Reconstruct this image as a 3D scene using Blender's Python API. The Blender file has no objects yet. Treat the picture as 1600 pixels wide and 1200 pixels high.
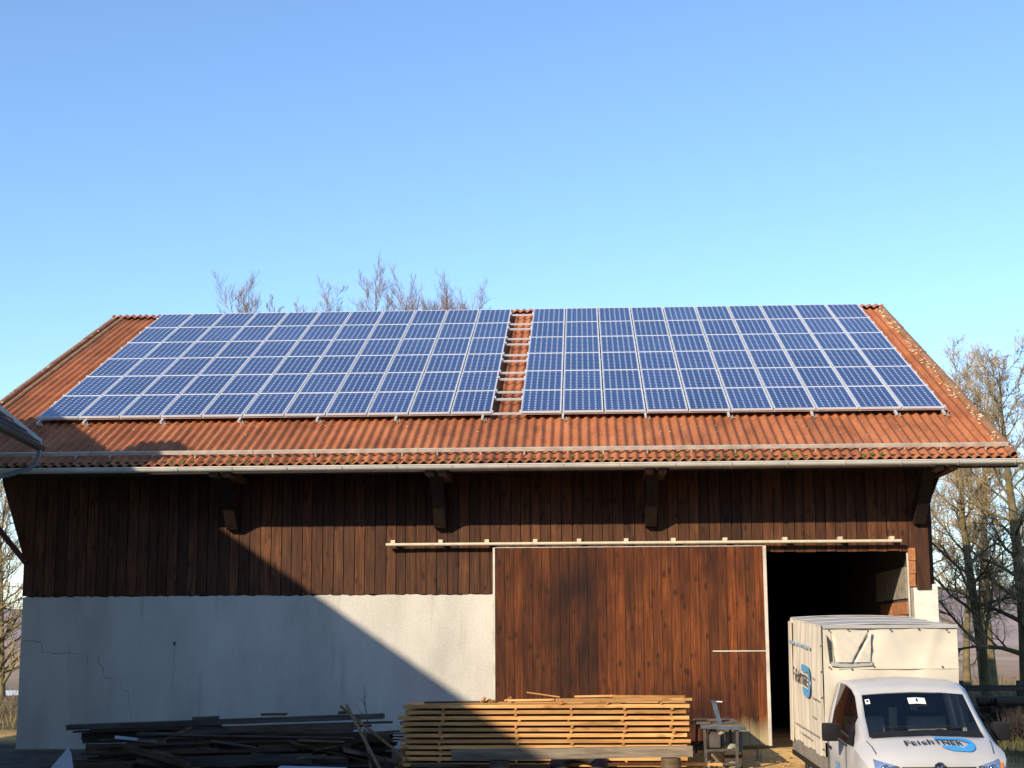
import bpy, bmesh, math, random
from math import sin, cos, pi, radians, sqrt, atan2
from mathutils import Vector, Matrix
from mathutils.bvhtree import BVHTree

S = bpy.context.scene
COL = S.collection
rnd = random.Random(7)

# ------------------------------------------------------------------ camera
cam = bpy.data.cameras.new('camera')
cam.sensor_width = 36.0
cam.lens = 2394.66 / 1600 * 36.0
cam.clip_end = 3000
cam.clip_start = 0.2
co = bpy.data.objects.new('camera', cam)
COL.objects.link(co)
YAW, PITCH, ROLL = -0.04652, 0.16501, -0.0049
fw = Vector((sin(YAW) * cos(PITCH), cos(YAW) * cos(PITCH), sin(PITCH)))
r0 = Vector((cos(YAW), -sin(YAW), 0))
u0 = r0.cross(fw)
rr = cos(ROLL) * r0 + sin(ROLL) * u0
uu = -sin(ROLL) * r0 + cos(ROLL) * u0
M = Matrix((rr, uu, -fw)).transposed().to_4x4()
M.translation = (0, 0, 2.0)
co.matrix_world = M
S.camera = co

# ------------------------------------------------------------------ light
SUN_TRAVEL = Vector((0.993, 1.4, -0.787)).normalized()
SUN_EL = math.asin(-SUN_TRAVEL.z)
SUN_AZ = atan2(-SUN_TRAVEL.x, -SUN_TRAVEL.y)
world = bpy.data.worlds.new('World')
S.world = world
world.use_nodes = True
wn, wl = world.node_tree.nodes, world.node_tree.links
wn.clear()
sky = wn.new('ShaderNodeTexSky')
sky.sky_type = 'NISHITA'
sky.sun_disc = False
sky.sun_elevation = SUN_EL
sky.sun_rotation = SUN_AZ
sky.altitude = 400
sky.air_density = 1.0
sky.dust_density = 0.15
sky.ozone_density = 4.3
bg = wn.new('ShaderNodeBackground')
bg.inputs['Strength'].default_value = 0.15
wo = wn.new('ShaderNodeOutputWorld')
wl.new(sky.outputs[0], bg.inputs[0])
wl.new(bg.outputs[0], wo.inputs[0])

sl = bpy.data.lights.new('sun', 'SUN')
sl.energy = 3.8
sl.angle = radians(0.55)
sl.color = (1.0, 0.85, 0.64)
so = bpy.data.objects.new('sun', sl)
COL.objects.link(so)
so.rotation_euler = SUN_TRAVEL.to_track_quat('-Z', 'Y').to_euler()
so.location = (-20, -20, 30)

S.view_settings.view_transform = 'Standard'
S.view_settings.look = 'None'
S.view_settings.exposure = 0.72
S.view_settings.gamma = 1.0
S.view_settings.use_curve_mapping = False
S.cycles.max_bounces = 6
S.cycles.diffuse_bounces = 3
S.cycles.glossy_bounces = 3
S.cycles.transmission_bounces = 6
S.cycles.transparent_max_bounces = 8

# ------------------------------------------------------------------ materials
def new_mat(name):
    m = bpy.data.materials.new(name)
    m.use_nodes = True
    nt = m.node_tree
    return m, nt.nodes, nt.links, nt.nodes['Principled BSDF']

def ramp(n, stops, interp='LINEAR'):
    r = n.new('ShaderNodeValToRGB')
    e = r.color_ramp
    e.interpolation = interp
    while len(e.elements) < len(stops):
        e.elements.new(0.5)
    for i, (p, c) in enumerate(stops):
        e.elements[i].position = p
        e.elements[i].color = (c[0], c[1], c[2], 1) if not isinstance(c, (int, float)) else (c, c, c, 1)
    return r

def mixc(n, l, fac, a, b, mode='MIX'):
    x = n.new('ShaderNodeMix')
    x.data_type = 'RGBA'
    x.blend_type = mode
    if isinstance(fac, (int, float)):
        x.inputs[0].default_value = fac
    else:
        l.new(fac, x.inputs[0])
    for i, v in ((6, a), (7, b)):
        if isinstance(v, tuple):
            x.inputs[i].default_value = (v[0], v[1], v[2], 1)
        else:
            l.new(v, x.inputs[i])
    return x.outputs[2]

def coords(n, l, kind='pos', scale=(1, 1, 1), rand=0.0):
    """position (or object) coordinates, optionally shifted by a random amount per object"""
    if kind == 'pos':
        src = n.new('ShaderNodeNewGeometry').outputs['Position']
    else:
        src = n.new('ShaderNodeTexCoord').outputs['Object']
    mp = n.new('ShaderNodeMapping')
    mp.inputs['Scale'].default_value = scale
    if rand:
        oi = n.new('ShaderNodeObjectInfo')
        mu = n.new('ShaderNodeMath'); mu.operation = 'MULTIPLY'; mu.inputs[1].default_value = rand
        l.new(oi.outputs['Random'], mu.inputs[0])
        cx = n.new('ShaderNodeCombineXYZ')
        for i in range(3):
            l.new(mu.outputs[0], cx.inputs[i])
        l.new(cx.outputs[0], mp.inputs['Location'])
    l.new(src, mp.inputs['Vector'])
    return mp.outputs[0]

def noise(n, l, vec, scale, detail=4, rough=0.55, out=0):
    t = n.new('ShaderNodeTexNoise')
    t.inputs['Scale'].default_value = scale
    t.inputs['Detail'].default_value = detail
    t.inputs['Roughness'].default_value = rough
    l.new(vec, t.inputs['Vector'])
    return t.outputs[out]

def bump(n, l, height, bsdf, strength=0.3, dist=0.01):
    b = n.new('ShaderNodeBump')
    b.inputs['Strength'].default_value = strength
    b.inputs['Distance'].default_value = dist
    l.new(height, b.inputs['Height'])
    l.new(b.outputs[0], bsdf.inputs['Normal'])

def simple(name, col, rough=0.6, metal=0.0, var=0.12, scale=6.0, bmp=0.0, spec=0.5):
    m, n, l, b = new_mat(name)
    v = coords(n, l, 'pos', rand=13.0)
    f = noise(n, l, v, scale, 5)
    c = tuple(max(0, x * (1 - var * 1.6)) for x in col)
    d = tuple(min(1, x * (1 + var)) for x in col)
    r = ramp(n, [(0.3, c), (0.7, d)])
    l.new(f, r.inputs[0])
    l.new(r.outputs[0], b.inputs['Base Color'])
    b.inputs['Roughness'].default_value = rough
    b.inputs['Metallic'].default_value = metal
    b.inputs['Specular IOR Level'].default_value = spec
    if bmp:
        bump(n, l, noise(n, l, v, scale * 8, 4), b, bmp, 0.004)
    return m

def wood(name, dark, mid, light, axis='z', rough=0.75, knots=0.0, grain=1.0, tone=0.35, patch=0.0, wornmask=None, kind='pos'):
    """boards: stretched grain along one axis, tone per board, dark knots and weather patches"""
    m, n, l, b = new_mat(name)
    st = {'x': (0.06, 1, 1), 'y': (1, 0.06, 1), 'z': (1, 1, 0.06)}[axis]
    v = coords(n, l, kind, st, rand=37.0)
    g = noise(n, l, v, 28 * grain, 6, 0.65)
    r = ramp(n, [(0.28, dark), (0.5, mid), (0.74, light)])
    l.new(g, r.inputs[0])
    col = r.outputs[0]
    # broad streaks
    v2 = coords(n, l, kind, tuple(s * (1 if s == 1 else 2.5) for s in st), rand=91.0)
    g2 = ramp(n, [(0.3, 0.45), (0.65, 1.15)])
    l.new(noise(n, l, v2, 5.0, 4, 0.6), g2.inputs[0])
    col = mixc(n, l, 0.75, col, g2.outputs[0], 'MULTIPLY')
    # tone per board
    oi = n.new('ShaderNodeObjectInfo')
    tr = ramp(n, [(0.0, (1 - tone, 1 - tone, 1 - tone)), (0.5, (1, 1, 1)), (1.0, (1 + tone * 0.9, 1 + tone * 0.75, 1 + tone * 0.6))])
    l.new(oi.outputs['Random'], tr.inputs[0])
    col = mixc(n, l, 1.0, col, tr.outputs[0], 'MULTIPLY')
    if patch:
        vp = coords(n, l, 'pos', (1.0, 1.0, 0.55))
        pr = ramp(n, [(0.34, (0.25, 0.17, 0.16)), (0.52, (0.95, 0.95, 0.95)), (0.72, (1.35, 1.4, 1.35))])
        l.new(noise(n, l, vp, 0.85, 4, 0.6), pr.inputs[0])
        col = mixc(n, l, patch, col, pr.outputs[0], 'MULTIPLY')
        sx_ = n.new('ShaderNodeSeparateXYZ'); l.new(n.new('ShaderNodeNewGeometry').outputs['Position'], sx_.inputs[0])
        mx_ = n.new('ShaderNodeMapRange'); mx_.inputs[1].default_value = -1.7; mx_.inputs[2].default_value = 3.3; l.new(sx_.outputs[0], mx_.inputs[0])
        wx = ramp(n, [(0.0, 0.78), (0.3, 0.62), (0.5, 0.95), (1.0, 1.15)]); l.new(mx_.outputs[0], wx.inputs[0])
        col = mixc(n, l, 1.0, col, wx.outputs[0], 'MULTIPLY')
    if knots:
        ks = {'x': (0.35, 1, 1), 'y': (1, 0.35, 1), 'z': (1, 1, 0.45)}[axis]
        vk3 = coords(n, l, kind, ks, rand=17.0)
        sk = n.new('ShaderNodeSeparateXYZ'); l.new(vk3, sk.inputs[0])
        ck = n.new('ShaderNodeCombineXYZ')
        l.new(sk.outputs[1 if axis == 'y' else 0], ck.inputs[0]); l.new(sk.outputs[0 if axis == 'y' else 2], ck.inputs[1])
        vk = ck.outputs[0]
        vo = n.new('ShaderNodeTexVoronoi')
        vo.voronoi_dimensions = '2D'
        vo.inputs['Scale'].default_value = 5.2
        l.new(vk, vo.inputs['Vector'])
        kr = ramp(n, [(0.08, 1.0), (0.21, 0.0)])
        l.new(vo.outputs['Distance'], kr.inputs[0])
        wn_ = ramp(n, [(0.48, 0.0), (0.56, 1.0)])
        l.new(noise(n, l, vk, 3.0, 2), wn_.inputs[0])
        mm = n.new('ShaderNodeMath'); mm.operation = 'MULTIPLY'
        l.new(kr.outputs[0], mm.inputs[0]); l.new(wn_.outputs[0], mm.inputs[1])
        m2 = n.new('ShaderNodeMath'); m2.operation = 'MULTIPLY'; m2.inputs[1].default_value = knots
        l.new(mm.outputs[0], m2.inputs[0])
        col = mixc(n, l, m2.outputs[0], col, tuple(x * 0.35 for x in dark))
    if wornmask:
        col = wornmask(n, l, col)
    l.new(col, b.inputs['Base Color'])
    b.inputs['Roughness'].default_value = rough
    b.inputs['Specular IOR Level'].default_value = 0.3
    bump(n, l, g, b, 0.35, 0.006)
    return m

def door_worn(n, l, col):
    """the splashed, bleached foot of the door boards near its right-hand end"""
    p = n.new('ShaderNodeNewGeometry').outputs['Position']
    s = n.new('ShaderNodeSeparateXYZ'); l.new(p, s.inputs[0])
    nz = noise(n, l, coords(n, l, 'pos', (1, 1, 0.2)), 6.0, 4)
    a = n.new('ShaderNodeMath'); a.operation = 'MULTIPLY_ADD'; a.inputs[1].default_value = 0.55; l.new(nz, a.inputs[0]); l.new(s.outputs[2], a.inputs[2])
    r1 = ramp(n, [(0.42, 1.0), (0.85, 0.0)]); l.new(a.outputs[0], r1.inputs[0])
    q = n.new('ShaderNodeMapRange'); q.inputs[1].default_value = 2.2; q.inputs[2].default_value = 2.9; l.new(s.outputs[0], q.inputs[0])
    mm = n.new('ShaderNodeMath'); mm.operation = 'MULTIPLY'; l.new(r1.outputs[0], mm.inputs[0]); l.new(q.outputs[0], mm.inputs[1])
    return mixc(n, l, mm.outputs[0], col, (0.36, 0.29, 0.16))

M_BOARD = wood('barn_board_wood', (0.034, 0.012, 0.005), (0.085, 0.031, 0.012), (0.15, 0.062, 0.026), 'z', knots=0.7, tone=0.38)
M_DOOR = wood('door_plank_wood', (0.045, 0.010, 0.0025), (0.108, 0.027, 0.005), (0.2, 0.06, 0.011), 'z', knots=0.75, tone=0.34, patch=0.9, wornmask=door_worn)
M_BEAM = wood('dark_beam_wood', (0.01, 0.006, 0.004), (0.026, 0.015, 0.009), (0.05, 0.03, 0.019), 'y', tone=0.2)
M_TAIL = wood('rafter_tail_wood', (0.07, 0.04, 0.02), (0.16, 0.09, 0.05), (0.25, 0.16, 0.09), 'y', tone=0.2)
M_LUMBER = wood('sawn_lumber_wood', (0.46, 0.2, 0.06), (0.68, 0.35, 0.12), (0.8, 0.47, 0.19), 'x', knots=0.5, tone=0.28, grain=0.8)
M_STICK = wood('sticker_wood', (0.27, 0.11, 0.035), (0.42, 0.2, 0.065), (0.54, 0.29, 0.11), 'y', tone=0.3)
M_OLD = wood('weathered_board_wood', (0.04, 0.031, 0.025), (0.092, 0.074, 0.06), (0.16, 0.135, 0.115), 'x', tone=0.5)
M_OLDB = wood('brown_scrap_wood', (0.05, 0.032, 0.02), (0.12, 0.08, 0.05), (0.2, 0.14, 0.09), 'x', tone=0.45)
M_BEAMG = wood('grey_timber_wood', (0.11, 0.085, 0.06), (0.21, 0.17, 0.125), (0.32, 0.27, 0.2), 'x', tone=0.1)
M_POLE = wood('pole_wood', (0.1, 0.055, 0.028), (0.2, 0.12, 0.065), (0.3, 0.2, 0.12), 'z', tone=0.2, kind='obj')
M_FENCE = wood('fence_wood', (0.05, 0.04, 0.032), (0.1, 0.08, 0.065), (0.16, 0.13, 0.105), 'x', tone=0.2)
M_LOG = wood('log_bark', (0.05, 0.035, 0.022), (0.11, 0.075, 0.045), (0.19, 0.13, 0.08), 'x', tone=0.35, grain=0.5)

def plaster():
    m, n, l, b = new_mat('roughcast_plaster')
    v = coords(n, l, 'pos')
    big = ramp(n, [(0.28, (0.45, 0.43, 0.38)), (0.5, (0.58, 0.55, 0.49)), (0.68, (0.65, 0.62, 0.55))])
    l.new(noise(n, l, coords(n, l, 'pos', (1, 1, 0.4)), 0.9, 5, 0.6), big.inputs[0])
    sp = ramp(n, [(0.33, (0.55, 0.53, 0.5)), (0.45, (1, 1, 1))])
    l.new(noise(n, l, v, 48.0, 2, 0.6), sp.inputs[0])
    c = mixc(n, l, 0.7, big.outputs[0], sp.outputs[0], 'MULTIPLY')
    st = ramp(n, [(0.62, 0.0), (0.75, 0.6)])
    l.new(noise(n, l, coords(n, l, 'pos', (1.6, 1, 0.14)), 2.2, 4), st.inputs[0])
    c = mixc(n, l, st.outputs[0], c, (0.36, 0.33, 0.27))
    l.new(c, b.inputs['Base Color'])
    b.inputs['Roughness'].default_value = 0.95
    b.inputs['Specular IOR Level'].default_value = 0.15
    bump(n, l, noise(n, l, v, 42.0, 4, 0.7), b, 0.6, 0.015)
    return m
M_PLASTER = plaster()
M_PLINTH = simple('plinth_plaster', (0.30, 0.29, 0.27), 0.95, var=0.25, scale=8, bmp=0.4)
M_CRACK = simple('crack_gap', (0.11, 0.11, 0.11), 0.95)
M_PILLAR = simple('cream_pillar_plaster', (0.70, 0.66, 0.56), 0.95, var=0.08, scale=5, bmp=0.4)

def roof_mat(name, dark, mid, light, specks=0.35, moss=0.3):
    m, n, l, b = new_mat(name)
    v = coords(n, l, 'pos')
    r = ramp(n, [(0.25, dark), (0.5, mid), (0.75, light)])
    l.new(noise(n, l, coords(n, l, 'pos', (1, 0.45, 0.45)), 2.3, 6, 0.62), r.inputs[0])
    c = r.outputs[0]
    oi = n.new('ShaderNodeObjectInfo')
    tr = ramp(n, [(0.0, (0.84, 0.82, 0.82)), (0.5, (1, 1, 1)), (1.0, (1.13, 1.09, 1.05))])
    l.new(oi.outputs['Random'], tr.inputs[0])
    c = mixc(n, l, 1.0, c, tr.outputs[0], 'MULTIPLY')
    fine = ramp(n, [(0.35, (0.62, 0.6, 0.58)), (0.6, (1.08, 1.08, 1.08))])
    l.new(noise(n, l, v, 26.0, 4, 0.7), fine.inputs[0])
    c = mixc(n, l, 0.8, c, fine.outputs[0], 'MULTIPLY')
    # dirt streaks running down the slope
    stv = coords(n, l, 'pos', (1, 0.08, 0.08))
    sr = ramp(n, [(0.55, 0.0), (0.72, 0.55)])
    l.new(noise(n, l, stv, 9.0, 4, 0.6), sr.inputs[0])
    c = mixc(n, l, sr.outputs[0], c, (0.095, 0.05, 0.03))
    if moss:
        mr = ramp(n, [(0.6, 0.0), (0.72, moss)])
        l.new(noise(n, l, v, 5.5, 5, 0.7), mr.inputs[0])
        c = mixc(n, l, mr.outputs[0], c, (0.11, 0.085, 0.03))
    vo = n.new('ShaderNodeTexVoronoi'); vo.inputs['Scale'].default_value = 3.4; l.new(v, vo.inputs['Vector'])
    kr = ramp(n, [(0.05, specks), (0.085, 0.0)]); l.new(vo.outputs['Distance'], kr.inputs[0])
    c = mixc(n, l, kr.outputs[0], c, (0.6, 0.55, 0.45))
    l.new(c, b.inputs['Base Color'])
    b.inputs['Roughness'].default_value = 0.85
    b.inputs['Specular IOR Level'].default_value = 0.25
    bump(n, l, noise(n, l, v, 60.0, 3), b, 0.3, 0.004)
    return m
M_ROOF = roof_mat('red_fibre_cement', (0.25, 0.08, 0.034), (0.39, 0.135, 0.055), (0.48, 0.185, 0.08))
M_RIDGE = roof_mat('red_ridge_cap', (0.30, 0.105, 0.06), (0.42, 0.155, 0.09), (0.50, 0.2, 0.13), 0.2, 0.15)

def verge_mat():
    m, n, l, b = new_mat('lichen_verge')
    v = coords(n, l, 'pos')
    r = ramp(n, [(0.3, (0.16, 0.075, 0.035)), (0.5, (0.27, 0.12, 0.055)), (0.7, (0.3, 0.19, 0.09))])
    l.new(noise(n, l, v, 5.0, 6, 0.7), r.inputs[0])
    l.new(r.outputs[0], b.inputs['Base Color'])
    b.inputs['Roughness'].default_value = 0.95
    bump(n, l, noise(n, l, v, 30.0, 4), b, 0.5, 0.01)
    return m
M_VERGE = verge_mat()
M_LICHEN = simple('pale_lichen', (0.66, 0.58, 0.36), 0.95, var=0.25, scale=20)
M_MOSS = simple('green_moss', (0.12, 0.16, 0.025), 0.95, var=0.4, scale=12, bmp=0.6)
M_ZINC = simple('zinc_gutter', (0.66, 0.63, 0.55), 0.5, 0.15, var=0.1, scale=3)
M_GUARD = simple('galvanised_steel', (0.56, 0.5, 0.41), 0.6, 0.2, var=0.18, scale=5)
M_ALU = simple('aluminium_frame', (0.70, 0.71, 0.73), 0.42, 0.2, var=0.04, scale=3)
M_RAILALU = simple('aluminium_rail', (0.66, 0.65, 0.63), 0.42, 0.3, var=0.06, scale=3)
M_BACKSHEET = simple('white_backsheet', (0.68, 0.7, 0.75), 0.3, 0.0, var=0.02, scale=3)

def cell_mat():
    m, n, l, b = new_mat('blue_solar_cell')
    v = coords(n, l, 'pos', (1, 0.5, 0.5))
    r = ramp(n, [(0.3, (0.018, 0.034, 0.115)), (0.7, (0.03, 0.052, 0.155))])
    l.new(noise(n, l, v, 1.6, 3), r.inputs[0])
    oi = n.new('ShaderNodeObjectInfo')
    tr = ramp(n, [(0.0, (0.74, 0.76, 0.82)), (1.0, (1.22, 1.2, 1.12))])
    l.new(oi.outputs['Random'], tr.inputs[0])
    c = mixc(n, l, 1.0, r.outputs[0], tr.outputs[0], 'MULTIPLY')
    l.new(c, b.inputs['Base Color'])
    b.inputs['Roughness'].default_value = 0.22
    b.inputs['Specular IOR Level'].default_value = 0.6
    b.inputs['Coat Weight'].default_value = 0.6
    b.inputs['Coat Roughness'].default_value = 0.12
    return m
M_CELL = cell_mat()
M_SHADEWALL = simple('shade_dark_masonry', (0.085, 0.07, 0.055), 0.95, var=0.3, bmp=0.4)  # masonry darkened so its colour carries the deep shade inside the barn
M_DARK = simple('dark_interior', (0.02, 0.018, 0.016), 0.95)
M_BRICK = simple('orange_hollow_brick', (0.42, 0.17, 0.07), 0.9, var=0.25, scale=7, bmp=0.5)
M_CONC = simple('grey_concrete', (0.30, 0.27, 0.21), 0.95, var=0.2, scale=6, bmp=0.5)
M_RAILP = simple('cream_steel', (0.62, 0.55, 0.4), 0.55, 0.1, var=0.1)
M_EDGE = simple('pale_edge_strip', (0.60, 0.54, 0.44), 0.6, 0.1, var=0.2, scale=2)
M_RED = simple('dark_red_paint', (0.10, 0.02, 0.018), 0.6)

def ground_mat():
    m, n, l, b = new_mat('yard_earth')
    v = coords(n, l, 'pos')
    r = ramp(n, [(0.3, (0.52, 0.31, 0.11)), (0.5, (0.66, 0.43, 0.165)), (0.7, (0.76, 0.54, 0.23))])
    l.new(noise(n, l, v, 1.4, 7, 0.65), r.inputs[0])
    # far: dry winter grass and fields
    p = n.new('ShaderNodeNewGeometry').outputs['Position']
    s = n.new('ShaderNodeSeparateXYZ'); l.new(p, s.inputs[0])
    q = n.new('ShaderNodeMapRange'); q.inputs[1].default_value = 33; q.inputs[2].default_value = 36; l.new(s.outputs[1], q.inputs[0])
    gr = ramp(n, [(0.3, (0.05, 0.055, 0.02)), (0.5, (0.13, 0.10, 0.05)), (0.72, (0.26, 0.2, 0.12))])
    l.new(noise(n, l, v, 0.7, 7, 0.7), gr.inputs[0])
    qx = n.new('ShaderNodeMapRange'); qx.inputs[1].default_value = 6.6; qx.inputs[2].default_value = 7.6; l.new(s.outputs[0], qx.inputs[0])
    qm = n.new('ShaderNodeMath'); qm.operation = 'MAXIMUM'; l.new(q.outputs[0], qm.inputs[0]); l.new(qx.outputs[0], qm.inputs[1])
    c = mixc(n, l, qm.outputs[0], r.outputs[0], gr.outputs[0])
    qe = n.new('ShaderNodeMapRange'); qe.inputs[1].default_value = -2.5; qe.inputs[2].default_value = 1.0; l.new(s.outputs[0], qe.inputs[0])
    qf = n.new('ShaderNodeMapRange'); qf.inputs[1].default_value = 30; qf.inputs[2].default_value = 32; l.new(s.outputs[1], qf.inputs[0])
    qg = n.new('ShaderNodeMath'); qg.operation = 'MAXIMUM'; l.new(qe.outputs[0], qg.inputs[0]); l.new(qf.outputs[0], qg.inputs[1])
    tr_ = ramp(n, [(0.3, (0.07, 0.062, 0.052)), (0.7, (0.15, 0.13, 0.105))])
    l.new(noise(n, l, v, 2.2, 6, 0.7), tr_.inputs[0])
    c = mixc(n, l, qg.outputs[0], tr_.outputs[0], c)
    q3 = n.new('ShaderNodeMapRange'); q3.inputs[1].default_value = 23.0; q3.inputs[2].default_value = 24.2; l.new(s.outputs[1], q3.inputs[0])
    ar = ramp(n, [(0.3, (0.045, 0.045, 0.046)), (0.7, (0.075, 0.073, 0.07))])
    l.new(noise(n, l, v, 4.0, 6, 0.7), ar.inputs[0])
    c = mixc(n, l, q3.outputs[0], ar.outputs[0], c)
    q2 = n.new('ShaderNodeMapRange'); q2.inputs[1].default_value = 60; q2.inputs[2].default_value = 90; l.new(s.outputs[1], q2.inputs[0])
    fr = ramp(n, [(0.35, (0.30, 0.2, 0.13)), (0.6, (0.42, 0.3, 0.21)), (0.72, (0.6, 0.58, 0.56))])
    l.new(noise(n, l, coords(n, l, 'pos', (1, 0.3, 1)), 0.09, 6, 0.6), fr.inputs[0])
    c = mixc(n, l, q2.outputs[0], c, fr.outputs[0])
    l.new(c, b.inputs['Base Color'])
    b.inputs['Roughness'].default_value = 1.0
    b.inputs['Specular IOR Level'].default_value = 0.1
    bump(n, l, noise(n, l, v, 9.0, 6, 0.7), b, 0.7, 0.05)
    return m
M_GROUND = ground_mat()
M_SNOW = simple('old_snow', (0.74, 0.76, 0.8), 0.9, var=0.08)
M_HILL = simple('far_woodland', (0.29, 0.225, 0.21), 1.0, var=0.22, scale=0.12)
M_BARKD = simple('grey_brown_bark', (0.13, 0.1, 0.07), 0.95, var=0.3, scale=5, bmp=0.5)
M_BARKY = simple('lichen_yellow_bark', (0.19, 0.145, 0.065), 0.95, var=0.3, scale=3, bmp=0.4)
M_TWIG = simple('brown_twig', (0.25, 0.175, 0.135), 0.95, var=0.25, scale=2)
M_TWIGY = simple('yellowish_twig', (0.42, 0.31, 0.17), 0.95, var=0.3, scale=1.5)
M_BRUSH = simple('dark_brush', (0.05, 0.038, 0.028), 0.95, var=0.4, scale=4)
M_PIPE = simple('grey_downpipe', (0.26, 0.27, 0.27), 0.55, 0.1)
M_GUTD = simple('dark_gutter', (0.12, 0.11, 0.105), 0.5, 0.3)
M_TILE = simple('dark_roof_tile', (0.055, 0.042, 0.038), 0.85, var=0.3, scale=4, bmp=0.3)
M_HOUSE = simple('house_plaster', (0.5, 0.47, 0.4), 0.95, var=0.1)
M_PAINT = simple('white_van_paint', (0.45, 0.447, 0.445), 0.34, 0.0, var=0.05, scale=1.6)
M_TARP = simple('cream_tarpaulin', (0.62, 0.56, 0.45), 0.62, 0.0, var=0.08, scale=2.2, bmp=0.15)
M_TARPG = simple('grey_tarpaulin', (0.40, 0.385, 0.37), 0.6, 0.0, var=0.12, scale=2.5)
M_BLACKP = simple('black_plastic', (0.014, 0.014, 0.015), 0.55, spec=0.25)
M_RUBBER = simple('rubber', (0.035, 0.034, 0.033), 0.85, var=0.3, scale=9)
M_BEDALU = simple('dropside_aluminium', (0.30, 0.28, 0.25), 0.5, 0.35, var=0.15)
M_BLUE = simple('blue_print', (0.045, 0.30, 0.66), 0.5, var=0.03)
M_BLACKPR = simple('black_print', (0.025, 0.028, 0.032), 0.5)
M_GREYPR = simple('grey_print', (0.25, 0.24, 0.23), 0.6)
M_BLUEF = simple('sun_faded_blue', (0.10, 0.34, 0.60), 0.6)
M_FADED = simple('faded_blue_print', (0.30, 0.42, 0.55), 0.6)
M_SEAT = simple('grey_seat_cloth', (0.3, 0.3, 0.27), 0.9, var=0.15, scale=9)
M_DASH = simple('dark_dashboard', (0.035, 0.037, 0.042), 0.7)
M_CHROME = simple('chrome', (0.8, 0.8, 0.82), 0.12, 1.0, var=0.02)
M_ORANGE = simple('orange_indicator', (0.75, 0.22, 0.03), 0.3)
M_LAMP = simple('lamp_reflector', (0.75, 0.76, 0.78), 0.14, 0.9, var=0.2, scale=14)
M_STEELB = simple('blue_grey_steel', (0.07, 0.095, 0.13), 0.6, 0.0, var=0.25, spec=0.25)
M_STEELG = simple('grey_painted_steel', (0.085, 0.075, 0.068), 0.7, 0.0, var=0.3, spec=0.2)
M_SHEET = simple('pale_blue_sheet', (0.55, 0.6, 0.68), 0.6, var=0.06)
M_STONE = simple('pale_stone', (0.36, 0.33, 0.24), 0.95, var=0.3, scale=7, bmp=0.4)
M_WHITE = simple('white_sticker', (0.75, 0.78, 0.74), 0.5)

def glass_mat(name, tint, refl=0.12):
    m = bpy.data.materials.new(name)
    m.use_nodes = True
    n, l = m.node_tree.nodes, m.node_tree.links
    n.clear()
    o = n.new('ShaderNodeOutputMaterial')
    t = n.new('ShaderNodeBsdfTransparent'); t.inputs[0].default_value = (*tint, 1)
    g = n.new('ShaderNodeBsdfGlossy'); g.inputs['Roughness'].default_value = 0.04
    f = n.new('ShaderNodeFresnel'); f.inputs[0].default_value = 1.5
    a = n.new('ShaderNodeMath'); a.operation = 'ADD'; a.inputs[1].default_value = refl * 0.3
    l.new(f.outputs[0], a.inputs[0])
    x = n.new('ShaderNodeMixShader')
    l.new(a.outputs[0], x.inputs[0]); l.new(t.outputs[0], x.inputs[1]); l.new(g.outputs[0], x.inputs[2])
    l.new(x.outputs[0], o.inputs[0])
    return m
M_GLASS = glass_mat('tinted_glass', (0.84, 0.9, 0.9))
M_GLASSC = glass_mat('clear_lens', (0.92, 0.94, 0.95))

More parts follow.
